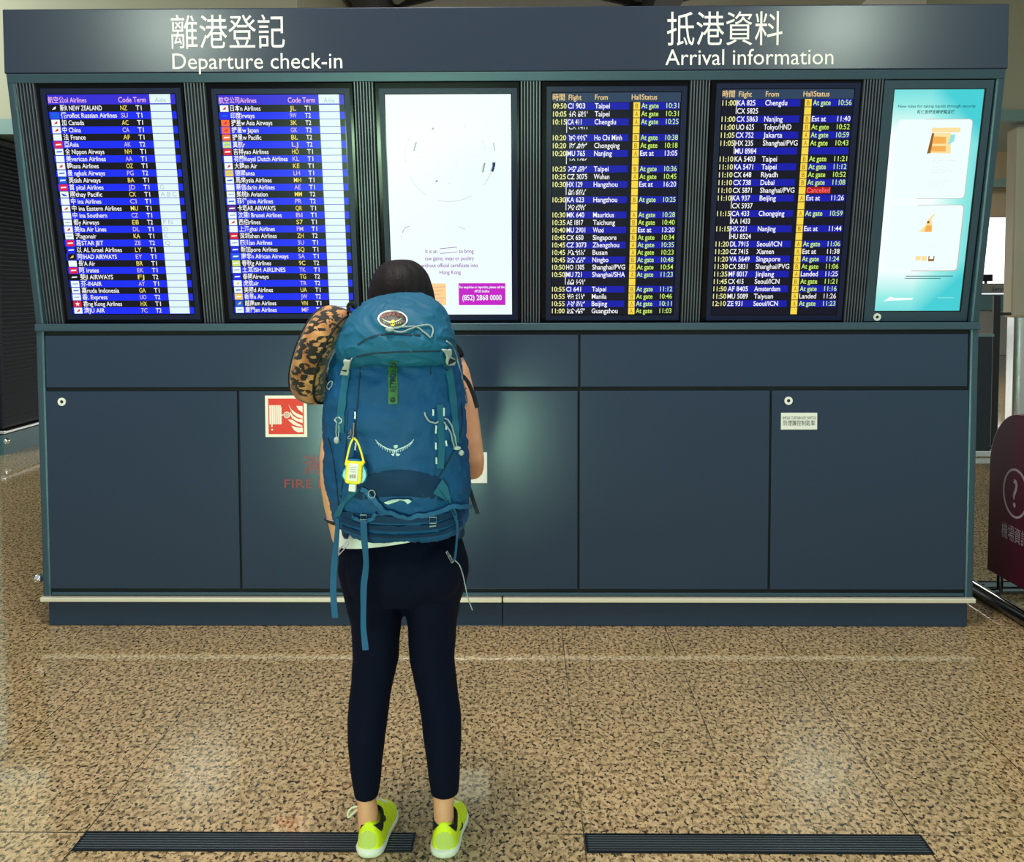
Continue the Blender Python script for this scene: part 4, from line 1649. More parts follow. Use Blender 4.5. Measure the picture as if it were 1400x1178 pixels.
for v, gr in ((692, .008), (708, .016), (722, .020), (729.5, .020), (729.7, .014), (702, .010)):
    rr.append(oring(v, 471, 627, -1.918, .106, gr, 40, 2.0, 0.16))
q.rings(rr, False)
hem = q.build('shirt_hem', M_TEEW, None, smooth=True)


# shoes
def shoe(cx, ang, xl=0.0):
    f = Vector((math.sin(ang), math.cos(ang), 0))
    sdv = Vector((f.y, -f.x, 0))
    o_ = Vector((cx, -1.997, 0.004))
    W_ = [(0.0, .021, .090), (.008, .029, .096), (.025, .036, .094), (.05, .038, .086), (.08, .038, .094), (.105, .038, .104), (.125, .039, .104), (.15, .042, .088), (.18, .0455, .068), (.21, .045, .056), (.235, .038, .047), (.252, .026, .040), (.262, .012, .034)]
    q = MB()
    R_ = []
    for t, hw, h in W_:
        ln = -0.010 * max(0, 1 - t / .06)
        ring_ = []
        for k in range(20):
            a = 2 * PI * k / 20
            c, s_ = math.cos(a), math.sin(a)
            zz = .017 + max(0, s_) ** 0.8 * (h - .017) if s_ > 0 else .017 + .010 * s_
            wfac = 1 - 0.18 * max(0, s_) ** 2
            ring_.append(o_ + f * (t + 0.008 - ln * max(0, s_) * 0.4) + sdv * hw * wfac * math.copysign(abs(c) ** .7, c) + Vector((0, 0, zz)))
        R_.append(ring_)
    q.rings(R_)
    up = q.build('shoe_upper', M_NEON, None, sub=2)
    bake(up)
    q = MB()
    R_ = []
    n = 40
    for zz, g in ((0.0, -.004), (.003, .001), (.009, .003), (.015, .003), (.018, .0)):
        L_, R2 = [], []
        for t, hw, h in W_:
            L_.append(o_ + f * (t + .006) + sdv * (hw + g) + Vector((0, 0, zz + (.004 if t < .03 and zz > .01 else 0))))
            R2.append(o_ + f * (t + .006) - sdv * (hw + g) + Vector((0, 0, zz + (.004 if t < .03 and zz > .01 else 0))))
        ring_ = [o_ + f * (-.001 - g) + Vector((0, 0, zz))] + L_ + [o_ + f * (.272 + g) + Vector((0, 0, zz + .003))] + R2[::-1]
        R_.append(ring_)
    q.rings(R_)
    sole = q.build('sole', M_SOLE, None, smooth=True, sharp=60)
    # collar / sock
    q = MB()
    cc = o_ + f * .054
    pts = []
    for k in range(32):
        a = 2 * PI * k / 32
        fw = math.cos(a)
        pts.append(cc + f * .038 * fw + sdv * .0325 * math.sin(a) + Vector((0, 0, .0825 + .020 * max(-.3, fw) + .006 * abs(math.sin(a)) + .004 * (fw < -.9))))
    R_ = []
    for g, zz in ((.001, -.026), (.002, -.008), (.002, .003), (-.001, .0045), (-.006, -.004)):
        R_.append([p + Vector((p.x - cc.x, p.y - cc.y, 0)).normalized() * g + Vector((0, 0, zz)) for p in pts])
    q.rings(R_, False)
    sock = q.build('sock', M_SOCK, None, smooth=True)
    return up, sole, None, sock


SHOES = []
for cxp, ang in ((504, .05), (606.3, .05)):
    SHOES.append(shoe(at(cxp, 1150, -1.98).x, ang))
def bvh_of(objs):
    vs, fs = [], []
    for o in objs:
        n0 = len(vs)
        vs += [o.matrix_world @ v.co for v in o.data.vertices]
        fs += [[n0 + k for k in p.vertices] for p in o.data.polygons]
    return BVHTree.FromPolygons(vs, fs)


class Surf:
    """finds the point of a built surface that the photograph shows at a pixel"""

    def __init__(s, objs, Y):
        s.t = bvh_of(objs)
        s.Y = Y

    def __call__(s, u, v, off=0.0):
        d = ray(u, v).normalized()
        loc, nor, idx, dist = s.t.ray_cast(CAM_POS, d)
        if loc is None:
            p = at(u, v, s.Y)
            return p, Vector((0, -1, 0))
        if nor.dot(d) > 0:
            nor = -nor
        return loc + nor * off, nor


def decal(mb, S, pts, off, mi=0):
    mb.poly([S(u, v, off)[0] for u, v in pts], mi)


def dense(pts, n=3):
    """Catmull-Rom through pixel points"""
    P = [Vector(p) for p in pts]
    P = [P[0] * 2 - P[1]] + P + [P[-1] * 2 - P[-2]]
    out_ = []
    for i in range(1, len(P) - 2):
        for k in range(n):
            t = k / n
            a, b_, c, d = P[i - 1], P[i], P[i + 1], P[i + 2]
            out_.append(0.5 * ((2 * b_) + (c - a) * t + (2 * a - 5 * b_ + 4 * c - d) * t * t + (3 * b_ - a - 3 * c + d) * t ** 3))
    out_.append(P[-2])
    return out_


def surf_strap(mb, S, pts, wpx, thick=0.0025, off=0.001, mi=0, n=4):
    P = [S(p.x, p.y, off) for p in dense(pts, n)]
    mb.ribbon([p for p, _ in P], [nn for _, nn in P], wpx / 575.0, thick, mi)


def surf_cord(mb, S, pts, r, off=0.003, mi=0, n=4, loop=False):
    mb.tube([S(p.x, p.y, off)[0] for p in dense(pts, n)], r, 8, mi)


# shoe marks, laces
q_marks = []
for k, (up, sole, heel, sock) in enumerate(SHOES):
    S = Surf([up], -1.9)
    Zs = lambda x, y: (470 + x / 7.37, 1080 + y / 7.37)
    q = MB()
    if k == 0:
        decal(q, S, [Zs(400, 248), Zs(416, 262), Zs(424, 292), Zs(410, 318), Zs(380, 322), Zs(378, 300), Zs(398, 296), Zs(404, 275)], .0015)
    else:
        decal(q, S, [Zs(1186, 318), Zs(1197, 335), Zs(1198, 372), Zs(1180, 395), Zs(1155, 410), Zs(1172, 385), Zs(1184, 368), Zs(1188, 345)], .0015)
    hq = MB()
    hx0, hx1, hy = ((150, 330, 410), (922, 1108, 420))[k]
    rows = []
    for j in range(8):
        t = j / 7
        w_ = max(.25, (1 - abs(2 * t - 1) ** 3) ** .5)
        rows.append([S(*Zs((hx0 + hx1) / 2 + (hx1 - hx0) / 2 * w_ * (i / 4 - 1), hy + 185 * t + (14 if i == 4 and j == 0 else 0)), .0012)[0] for i in range(9)])
    hq.rings(rows, False, False)
    heel = hq.build('heel_counter', M_NEON2, None, smooth=True)
    SHOES[k] = (up, sole, heel, sock)
    mk = q.build('side_mark', M_BLACK, None, fixn=False)
    q = MB()
    if k == 0:
        q.tube(dense([at(489, 1102, -1.86), at(481, 1104, -1.865), at(475.5, 1111, -1.868), at(476.5, 1117, -1.868), at(482, 1112, -1.865), at(489, 1106, -1.86)], 4), .0028, 8)
    else:
        q.tube(dense([at(617, 1103, -1.86), at(622, 1105.5, -1.862), at(626.5, 1108.5, -1.865)], 4), .0028, 8)
    lloop = q.build('lace_loop', M_LACE, None, smooth=True)
    q = MB()
    f0 = Vector((math.sin(.05), math.cos(.05), 0))
    sd0 = Vector((f0.y, -f0.x, 0))
    c0 = Vector((at((504, 606.3)[k], 1150, -1.98).x, -1.99, 0))
    for j in range(4):
        t = .125 + j * .022
        zz = .104 - j * .0105
        q.tube([c0 + f0 * t - sd0 * .022 + Vector((0, 0, zz - .008)), c0 + f0 * t + Vector((0, 0, zz)), c0 + f0 * t + sd0 * .022 + Vector((0, 0, zz - .008))], .003, 6)
    lc = q.build('laces', M_LACE, None, smooth=True)
    q_marks.append((mk, lc, lloop))

# bracelet
q = MB()
pc_ = at(459.3, 711, -1.864)
q.tube([pc_ + Vector((.0285 * math.cos(2 * PI * k / 20), .028 * math.sin(2 * PI * k / 20), -.010 * math.cos(2 * PI * k / 20) - .004)) for k in range(20)], .0042, 8, 0, False, True)
q.tube([pc_ + Vector((.029 * math.cos(2 * PI * k / 20), .028 * math.sin(2 * PI * k / 20), -.004 * math.cos(2 * PI * k / 20) + .004)) for k in range(20)], .0022, 8, 1, False, True)
bracelet = q.build('bracelet', [M_BLACK, M_CHROME], None, smooth=True)


def under(o, root):
    """parent keeping the place: geometry is moved into the root's own space"""
    inv = root.matrix_world.inverted()
    o.data.transform(inv)
    o.parent = root


bpy.context.view_layer.update()
for o in [body, *eyes, lips, hair, leggings, tee, hem, bracelet]:
    under(o, person)
for k, (up, sole, heel, sock) in enumerate(SHOES):
    for o in (up, sole, sock):
        under(o, person)
    up.name = 'shoe'
    for o in (sole, heel, q_marks[k][0], q_marks[k][1], q_marks[k][2]):
        inv = person.matrix_world.inverted()
        if o is not sole:
            o.data.transform(inv)
        o.parent = up
    sock.parent = person

# ------------------------------------------------------------------ backpack
M_PACK = mat('pack_fabric', (4, 78, 132), 0.62, 0, 0.35, bump=0.35, bscale=420, var=0.10, vscale=7)
M_PACKT = mat('pack_lid_fabric', (8, 92, 128), 0.60, 0, 0.35, bump=0.35, bscale=420, var=0.10, vscale=7)
M_PACKD = mat('pack_dark_fabric', (5, 48, 88), 0.7, 0, 0.3, bump=0.35, bscale=420, var=0.12, vscale=9)
M_WEB = mat('teal_webbing', (12, 98, 130), 0.6, bump=0.5, bscale=900)
M_WEB2 = mat('blue_webbing', (16, 92, 144), 0.6, bump=0.5, bscale=900)
M_SEAM = mat('dark_seam', (4, 40, 66), 0.7)
M_GREYP = mat('grey_plastic', (176, 184, 186), 0.4)
M_CORD = mat('grey_cord', (150, 166, 172), 0.6)
M_REFL = mat('reflective_thread', (214, 232, 236), 0.4)
M_DSTRAP = mat('dark_strap', (14, 36, 56), 0.6)

PY = -2.11
PB = [(737.5, 522, 584, -2.13), (734, 498, 608, -2.17), (727, 479, 626, -2.20), (716, 465, 636.5, -2.225), (700, 456, 642, -2.242), (680, 451, 644, -2.252), (650, 447, 643.5, -2.265), (610, 445, 641.5, -2.275), (570, 446, 638, -2.278), (530, 449, 634.5, -2.272), (500, 455, 630, -2.258), (480, 462, 624, -2.245), (462, 470, 616, -2.21), (452, 490, 600, -2.15)]
PL = [(495, 470, 624, -2.262), (492, 465.5, 627, -2.278), (481, 464.5, 627, -2.293), (468, 467.5, 625, -2.297), (455, 472, 622, -2.292), (440, 478, 617, -2.275), (425, 487, 609.5, -2.243), (414, 499, 600, -2.205), (406, 517, 585, -2.150), (402, 534, 568, -2.10)]


def pack_rings(rows, yb, p=2.5, n=28):
    out_ = []
    for v, ul, ur, yf in rows:
        A, B = at(ul, v, PY), at(ur, v, PY)
        cy_ = (yf + yb) / 2
        out_.append(oval((A.x + B.x) / 2, cy_, A.z, (B.x - A.x) / 2, (yb - yf) / 2, n, p))
    return out_


def wrinkle(o, amp, sc, zsq=1.6, seed=0):
    me = o.data
    nors = [v.normal.copy() for v in me.vertices]
    for v, nn in zip(me.vertices, nors):
        p = v.co * sc + Vector((seed, seed * 2, 0))
        a = noise.noise(Vector((p.x, p.y, p.z * zsq)))
        b_ = noise.noise(Vector((p.x * 2.3 + a, p.y * 2.3, p.z * 3.6 * zsq + p.x * 1.3)))
        r_ = 1 - abs(b_) * 2.2
        v.co = v.co + nn * amp * (a * 0.8 + 0.5 * b_ + (0.45 * max(0, r_) ** 3))
    me.update()


mb = MB()
mb.rings(pack_rings(PB, -1.998))
pbody = mb.build('pack_body', M_PACK, None, sub=3)
bake(pbody)
wrinkle(pbody, 0.0085, 11, 1.5, 3)
mb = MB()
mb.rings(pack_rings(PL, -2.03, 2.4))
plid = mb.build('lid', M_PACKT, None, sub=3)
bake(plid)
wrinkle(plid, 0.008, 10, 1.2, 9)
bpy.context.view_layer.update()
S = Surf([pbody, plid], -2.2)
SB = Surf([pbody], -2.2)
PARTS = [pbody, plid]


def part(mb, name, m, smooth=True, parent=None, bevel=0.0, fixn=True):
    o = mb.build(name, m, None, smooth=smooth, bevel=bevel, fixn=fixn)
    PARTS.append((o, parent) if parent else o)
    return o


Z2 = lambda x, y: (420 + x / 5.354, 540 + y / 5.354)

# pocket bulge on the lower front: lower compartment and stretch panel
q = MB()
R_ = []
for k, (v, a, c, off) in enumerate(((646, 500, 592, .001), (652, 488, 604, .006), (660, 484, 610, .009), (672, 482, 612, .007), (682, 484, 608, .001))):
    R_.append([S(a + (c - a) * j / 14, v + 7 * math.cos((j / 14 - .5) * PI) * -1 + 3, off * math.sin(PI * (j + .4) / 14.8))[0] for j in range(15)])
q.rings(R_, False, False)
part(q, 'front_pocket', M_PACKD, True)
# hem bands across the bottom
for v, wd, dv in ((704, 11, 4), (715.5, 9, 9), (726, 7, 10)):
    q = MB()
    surf_strap(q, SB, [(463 + dv * .6, v - dv * .7), (500, v + 3), (545, v + 6), (600, v + 2), (636 - dv * .5, v - 3 - dv * .8)], wd, .004, .0, n=5)
    part(q, 'base_band', M_PACKD)
# lid seams
q = MB()
surf_strap(q, S, [(487, 487.5), (503, 484), (530, 481.5), (565, 480.5), (602, 480)], 2.0, .0015, .0003)
surf_strap(q, S, [(489, 471), (505, 462), (525, 457), (548, 457), (575, 458)], 2.4, .0015, .0003)
surf_strap(q, SB, [(493, 500), (490, 540), (487, 575), (487, 610)], 1.6, .0015, .0003)
surf_strap(q, SB, [(588.5, 484), (588.5, 495), (589, 512)], 1.6, .0015, .0003)
surf_strap(q, SB, [(630, 548), (632, 575), (627, 600), (617, 622), (604, 645), (590, 668), (580, 680)], 2.0, .0015, .0003)
surf_strap(q, SB, [(449, 598), (455, 622), (459, 650), (462, 678), (464, 700)], 2.0, .0015, .0003)
surf_strap(q, SB, [(477, 560), (474, 600), (471, 640), (466, 680)], 1.6, .0015, .0003)
part(q, 'seams', M_SEAM)
# compression straps and buckles
q = MB()
surf_strap(q, SB, [(475.5, 508), (471, 535), (467.5, 565), (466.5, 590)], 12, .003, .002)
part(q, 'compression_strap', M_WEB)
q = MB()
surf_strap(q, S, [(611, 496), (615, 520), (618.5, 550), (621, 580), (622, 605)], 11.5, .003, .002)
part(q, 'compression_strap', M_WEB)
q = MB()
surf_strap(q, SB, [(600.5, 553), (601.5, 580), (602.5, 610), (601.5, 640)], 10, .003, .002)
part(q, 'daisy_chain', M_WEB)
q = MB()
surf_strap(q, SB, [(482, 560), (480.5, 590), (480, 625)], 9, .0025, .002)
part(q, 'daisy_chain', M_PACK)
for x, y0, y1 in ((591.5, 560, 568), (595, 582, 592), (595.2, 604, 614), (595.3, 625, 634), (605.3, 558, 568), (608.6, 580, 588), (609.6, 602, 609), (486.3, 563, 572), (487, 604, 615)):
    q = MB()
    surf_strap(q, SB, [(x, y0), (x + .2, (y0 + y1) / 2), (x, y1)], 2.2, .0016, .005, n=2)
    part(q, 'reflective_stitch', M_REFL)


def buckle(pts_out, hole):
    q = MB()
    ctr = S(sum(p[0] for p in pts_out) / len(pts_out), sum(p[1] for p in pts_out) / len(pts_out))
    nn = ctr[1]
    P = [S(u, v, .005)[0] for u, v in pts_out]
    q.rings([P, [p + nn * .007 for p in P]])
    o = part(q, 'buckle', M_GREYP, True, None, .001)
    q = MB()
    P = [S(u, v, .0125)[0] for u, v in hole]
    q.rings([P, [p + nn * .0008 for p in P]])
    part(q, 'buckle_slot', M_DSTRAP, False, o)


Zb = lambda x, y: (440 + x / 8.4125, 480 + y / 8.4125)
buckle([Zb(*p) for p in ((278, 72), (300, 80), (345, 82), (362, 66), (370, 72), (352, 120), (345, 180), (330, 192), (328, 258), (290, 262), (245, 255), (252, 195), (275, 165), (290, 120))], [Zb(*p) for p in ((256, 200), (322, 205), (318, 240), (254, 236))])
Zc = lambda x, y: (580 + x / 7.36, 460 + y / 7.36)
buckle([Zc(*p) for p in ((155, 128), (178, 122), (215, 135), (238, 125), (240, 160), (232, 185), (270, 210), (283, 235), (270, 272), (215, 270), (205, 240), (200, 205), (185, 165))], [Zc(*p) for p in ((212, 225), (268, 222), (270, 245), (218, 248))])
# lid drawcord and cord lock
q = MB()
surf_cord(q, S, [(528, 449), (540, 448), (556, 447), (570, 448), (580, 455), (588, 462)], .0020, .003)
surf_cord(q, S, [(531, 451), (548, 455), (560, 451), (575, 446), (588, 446), (591, 452), (589, 461)], .0020, .0045)
part(q, 'drawcord', M_CORD)
q = MB()
p, nn = S(533, 451.5, .006)
q.ellipsoid(p, (.011, .006, .006))
part(q, 'cord_lock', M_GREYP)
# oval badge
BC = (537, 437.6)


def ell(rx, ry, n=36, tilt=.03):
    return [(BC[0] + rx * math.cos(2 * PI * k / n), BC[1] + ry * math.sin(2 * PI * k / n) + tilt * rx * math.cos(2 * PI * k / n)) for k in range(n)]


q = MB()
P, P2 = [S(u, v, .0005)[0] for u, v in ell(20, 11.8)], [S(u, v, .0042)[0] for u, v in ell(20, 11.8)]
q.rings([P, P2])
badge = part(q, 'badge', M_WHITE, False)
q = MB()
q.rings([[S(u, v, .0042)[0] for u, v in ell(18, 9.9)], [S(u, v, .0050)[0] for u, v in ell(18, 9.9)]])
part(q, 'badge_field', mat('badge_black', (14, 18, 12), .5), False, badge)
q = MB()
FRB = lambda a, b_, d: S(a, -b_, .0056)[0]
for k, ch in enumerate('OSPREY'):
    tt = (k - 2.5) / 2.5
    put_text(q, ch, BC[0] + tt * 12.4, -(BC[1] - 4.2 + 2.2 * tt * tt), 4.6, FRB, align='C', mi=0, bold=.01, rot=-tt * .35)
ww = [(521.5, 436), (526, 438.7), (531, 440.3), (536, 440.8), (541, 440), (546, 438.3), (550.5, 435)]
decal(q, S, ww + [(546, 439.6), (541, 441.6), (536, 442.6), (531, 441.8), (526, 440)], .0056, 1)
for k in range(9):
    u = 525 + k * 2.7
    vv = 441 + 1.4 - abs(k - 4) * .35
    decal(q, S, [(u, vv), (u + .8, vv), (u + 1.4 - .3 * (k < 4), vv + 2.6), (u + .7, vv + 2.6)], .0056, 1 if k < 4 else 2)
decal(q, S, [(535.5, 439), (539, 438.5), (540, 441), (537, 444), (535, 442)], .0059, 2)
decal(q, S, [(534, 445), (540, 444.6), (539, 447), (535, 447)], .0056, 2)
part(q, 'badge_emblem', [mat('badge_red', (170, 60, 56), .5), mat('badge_white', (226, 236, 214), .5), mat('badge_yellow', (222, 214, 70), .5)], False, badge, 0, False)
# green label strip
q = MB()
P = [(530.6, 494), (543.4, 493.4), (543.8, 552), (531, 552.4)]
P = [(530.6 + .4 * k / 6, 494 + 58.4 * k / 6) for k in range(7)] + [(543.8 - .4 * k / 6, 552 - 58.6 * k / 6) for k in range(7)]
q.rings([[S(u, v, .0008)[0] for u, v in P], [S(u, v, .0028)[0] for u, v in P]])
lab = part(q, 'name_strip', mat('green_label', (52, 112, 60), .5, var=.25, vscale=60), False)
q = MB()
FRL = lambda a, b_, d: S(a, -b_, .0040)[0]
put_text(q, 'ASTROYAU', 541.3, -536.5, 8.2, FRL, width=41, mi=0, rot=PI / 2, bold=.012)
q.disc((537.2, -546.5), 4.2, 0, 0.0, FRL, 16)
part(q, 'lettering', mat('label_ink', (24, 40, 20), .6), False, lab, 0, False)
# embroidered bird mark
q = MB()
Lw = [(500, 322), (520, 345), (550, 368), (585, 386), (620, 396), (640, 400)]
Rw = [(780, 320), (762, 342), (735, 362), (705, 378), (672, 390), (648, 400)]
for Wg in (Lw, Rw):
    top = [Z2(x, y) for x, y in Wg]
    bot = [Z2(x, y + 9) for x, y in Wg]
    for i in range(len(top) - 1):
        decal(q, S, [top[i], top[i + 1], bot[i + 1], bot[i]], .0012)
    for i in range(1, 10):
        t = i / 10 * (len(Wg) - 1)
        a, fr2 = int(t), t - int(t)
        x = Wg[a][0] + (Wg[a + 1][0] - Wg[a][0]) * fr2
        y = Wg[a][1] + (Wg[a + 1][1] - Wg[a][1]) * fr2
        ln = 10 + 12 * (1 - abs(i / 10 - .65))
        s_ = 1 if Wg is Lw else -1
        decal(q, S, [Z2(x - 2.4, y + 7), Z2(x + 2.4, y + 7), Z2(x + 2.0 + s_ * 5, y + 8 + ln), Z2(x - 2.0 + s_ * 5, y + 8 + ln)], .0012)
for pl in ([(632, 368), (650, 362), (664, 366), (662, 380), (650, 392), (636, 388)], [(628, 394), (648, 400), (640, 424), (632, 412)], [(650, 400), (668, 392), (660, 412), (646, 426)], [(612, 432), (640, 422), (634, 446), (626, 444)], [(648, 424), (684, 430), (672, 444), (652, 446)]):
    decal(q, S, [Z2(*p) for p in pl], .0012)
part(q, 'bird_emblem', mat('pale_thread', (196, 220, 232), .6), False, None, 0, False)
# reflective crescent at the bottom
q = MB()
Zd = lambda x, y: (500 + x / 10, 640 + y / 10)
P = [(258, 450), (300, 425), (360, 405), (430, 398), (520, 400), (600, 412), (636, 436), (590, 448), (520, 452), (470, 448), (420, 444), (370, 450), (310, 462), (265, 462)]
q.rings([[SB(*Zd(*p), .010)[0] for p in P], [SB(*Zd(*p), .013)[0] for p in P]])
part(q, 'reflective_tab', mat('silver_tab', (190, 216, 214), .35, bump=.3, bscale=300), False)
# ring and lower webbing
q = MB()
surf_strap(q, SB, [(495, 668), (512, 683), (530, 695), (552, 702.5), (572, 704), (592, 699), (612, 693), (640, 689)], 6.5, .003, .010)
part(q, 'lower_strap', M_WEB2)
q = MB()
c, nn = SB(510.5, 672, .012)
q.tube([c + Vector((.0085 * math.cos(2 * PI * k / 18), 0, .0095 * math.sin(2 * PI * k / 18))) for k in range(18)], .0014, 8, 0, False, True)
part(q, 'webbing_ring', M_CORD)
for pts in ([(459, 706), (466, 688), (478, 672), (494, 667), (486, 676), (474, 688), (466, 704)], [(604, 654), (610, 666), (616, 682), (622, 700), (625, 712), (621, 712), (614, 694), (608, 680), (592, 673), (598, 664)]):
    q = MB()
    P0_, P1_ = [SB(u, v, .004)[0] for u, v in pts], [SB(u, v, .0075)[0] for u, v in pts]
    q.rings([P0_, P1_])
    part(q, 'side_flap', M_WEB, False)
for cx_, cy_ in ((589, 706), (500, 703)):
    q = MB()
    c, nn = SB(cx_, cy_, .013)
    w_, h_ = (.0085, .0075) if cx_ > 550 else (.0075, .006)
    q.tube([c + Vector((-w_, 0, -h_)), c + Vector((w_, 0, -h_)), c + Vector((w_, 0, h_)), c + Vector((-w_, 0, h_))], .0017, 8, 0, False, True)
    c2, nn = SB(cx_ + 2, cy_ + 9, .010)
    q.tube([c2 + Vector((-.008, 0, -.001)), c2 + Vector((.008, 0, .001))], .0018, 8)
    part(q, 'ladder_lock', M_CORD)
q = MB()
R_ = []
for k in range(16):
    a = PI * k / 15
    u, v = 500 - 14 * math.cos(a), 700 + 9 * math.sin(a) * .9
    R_.append((u, v))
surf_strap(q, SB, R_, 5, .003, .011, n=2)
part(q, 'strap_keeper', M_WEB2)
# hanging straps in front of the leggings
q = MB()
hp = dense([at(497, 712, -2.262), at(498, 735, -2.235), at(500, 758, -2.20), at(500.5, 775, -2.175), at(497.5, 800, -2.15), at(497, 830, -2.13), at(497, 858, -2.12), at(500, 888, -2.115)], 4)
q.ribbon(hp, [Vector((0.05 * math.sin(k * .35), -1, 0)) for k in range(len(hp))], [.0150 + .0012 * math.sin(k * .5) for k in range(len(hp))], .002)
part(q, 'hanging_strap', M_WEB2)
q = MB()
hp = dense([at(462, 708, -2.20), at(461, 730, -2.16), at(458.5, 755, -2.12), at(456.5, 785, -2.10), at(456, 812, -2.095), at(458.5, 844, -2.09)], 4)
q.ribbon(hp, [Vector((-.25, -1, 0))] * len(hp), [.010 + .0075 * min(1, k / 10) for k in range(len(hp))], .002)
part(q, 'hanging_strap', M_WEB2)
q = MB()
hp = dense([at(622, 704, -2.225), at(625, 720, -2.20), at(624, 740, -2.16), at(622, 760, -2.13), at(620, 766, -2.125)], 4)
q.ribbon(hp, [Vector((.6, -.8, 0))] * len(hp), .006, .002)
part(q, 'hanging_strap', M_WEB2)
q = MB()
hp = dense([at(621, 765, -2.125), at(628, 772, -2.12), at(633, 786, -2.115), at(636, 800, -2.11), at(640, 818, -2.11), at(646, 834, -2.11)], 4)
q.tube(hp, .0014, 6)
part(q, 'loose_cord', M_CORD)
q = MB()
hp = dense([at(637, 655, -2.02), at(643, 672, -2.0), at(648, 688, -1.99), at(653, 702, -1.985)], 3)
q.ribbon(hp, [Vector((.2, -1, 0))] * len(hp), .011, .002)
part(q, 'dark_strap_end', M_DSTRAP)


def pull(a, b_, Y0, Y1, w_):
    A, B = at(*a, Y0), at(*b_, Y1)
    d = (B - A).normalized()
    sd = d.cross(Vector((0, -1, 0))).normalized()
    q = MB()
    L_ = (B - A).length
    for t0, t1, ww_ in ((0, .42, w_ * .8), (.40, 1.0, w_)):
        p0, p1 = A + d * L_ * t0, A + d * L_ * t1
        q.tube([p0 - sd * ww_ * .5, p0 + sd * ww_ * .5, p1 + sd * ww_ * .4, p1 - sd * ww_ * .4], .0018, 8, 0, False, True)
    part(q, 'zip_pull', M_CHROME)


pull((476, 741), (462, 757), -2.075, -2.085, .009)
pull((611, 754), (619, 768), -2.085, -2.12, .006)
# hip belt wings reaching round the waist
for sgn, ue in ((-1, 466), (1, 634)):
    q = MB()
    R_ = []
    for k in range(7):
        t = k / 6
        c = at(ue + sgn * (-8 + 6 * math.sin(t * 1.2)), 722 + 4 * t, -2.05 + .16 * t)
        R_.append(oval(c.x, c.y, c.z, .009, .012, 10))
        R_[-1] = [c + Vector((.008 * math.cos(2 * PI * j / 10), 0, (.030 - .012 * t) * math.sin(2 * PI * j / 10))) for j in range(10)]
    q.rings(R_)
    part(q, 'hip_belt', M_PACKD)
# shoulder straps over the shoulders
for u0, s_ in ((515, -1), (587, 1)):
    q = MB()
    hp = dense([at(u0, 495, -2.02), at(u0, 470, -1.965), at(u0, 464, -1.90), at(u0 + s_ * 5, 474, -1.80), at(u0 + s_ * 12, 510, -1.755), at(u0 + s_ * 20, 570, -1.765), at(u0 + s_ * 26, 630, -1.83)], 5)
    nr = []
    for k in range(len(hp)):
        t = k / (len(hp) - 1)
        nr.append(Vector((0.1 * s_, -1 + 2.2 * min(1, t * 1.6), 1 - abs(t - .35) * 1.4)))
    q.ribbon(hp, nr, .055, .012)
    part(q, 'shoulder_strap', M_PACKD)
# lifter strap, cords beside the right arm
q = MB()
hp = dense([at(622, 510, -2.10), at(633, 515, -2.04), at(640, 524, -1.985), at(647, 540, -1.955), at(652, 557, -1.945)], 4)
q.ribbon(hp, [Vector((.5, -.8, .2))] * len(hp), .012, .0025)
part(q, 'lifter_strap', M_DSTRAP)
q = MB()
hp = dense([S(609, 467, .004)[0], at(617, 472, -2.22), at(623, 484, -2.19), at(628, 502, -2.165), at(633, 522, -2.14), at(638, 542, -2.10), at(638.5, 551, -2.09), at(634, 557.5, -2.10)], 4)
q.tube(hp, .0022, 8)
part(q, 'loose_cord', M_CORD)
q = MB()
hp = dense([at(626, 528, -2.13), at(632, 530, -2.07), at(637, 531, -2.05)], 3)
q.tube(hp, .0022, 8)
hp = dense([at(630, 545, -2.13), at(634, 547, -2.08), at(638, 550, -2.06)], 3)
q.tube(hp, .0018, 8)
part(q, 'black_cord', M_BLACK)
# bungee loops with toggles
q = MB()
surf_cord(q, SB, [(580, 564), (581, 568), (586, 575), (593, 577.5), (598, 575)], .0022, .006)
surf_cord(q, SB, [(606, 572.5), (612, 576), (617, 586), (621, 600), (622.5, 611)], .0019, .006)
surf_cord(q, SB, [(606, 577), (611, 583), (614.5, 592), (617.5, 603), (619, 611)], .0019, .006)
part(q, 'bungee', M_CORD)
q = MB()
c, nn = SB(622.5, 613, .007)
q.ellipsoid(c, (.0095, .005, .005))
c, nn = SB(627.5, 618, .008)
q.ellipsoid(c, (.007, .006, .007))
part(q, 'toggle', M_GREYP)
q = MB()
surf_cord(q, SB, [(459, 575), (464, 570), (468.5, 575), (464, 579), (459, 575)], .0018, .005)
surf_cord(q, SB, [(462, 579), (461, 588), (462, 598)], .0014, .005)
surf_cord(q, SB, [(465, 578), (465, 588), (464, 598)], .0014, .005)
c, nn = SB(462.3, 600.5, .007)
q.ellipsoid(c, (.0072, .006, .0085))
part(q, 'toggle', M_GREYP)
q = MB()
c, nn = S(452, 527, .006)
surf_cord(q, SB, [(452, 533), (449, 530), (451, 524), (455, 522.5), (455, 528), (451, 533)], .0013, .004)
part(q, 'webbing_ring', M_CORD)
q = MB()
surf_cord(q, SB, [(485.5, 577), (484.5, 588), (483.5, 598)], .0018, .006)
surf_cord(q, SB, [(478, 590), (481, 586), (480, 594), (476, 598), (481, 600)], .0010, .006)
part(q, 'metal_hook', M_CHROME)

base = at(548, 735, -2.12)
pack = thing('backpack', 'large blue hiking backpack with oval badge and white bird emblem, worn by the person', 'backpack', base)
for o in PARTS:
    if isinstance(o, tuple):
        continue
    under(o, pack)
for o in PARTS:
    if isinstance(o, tuple):
        o[0].data.transform(pack.matrix_world.inverted())
        o[0].parent = o[1]

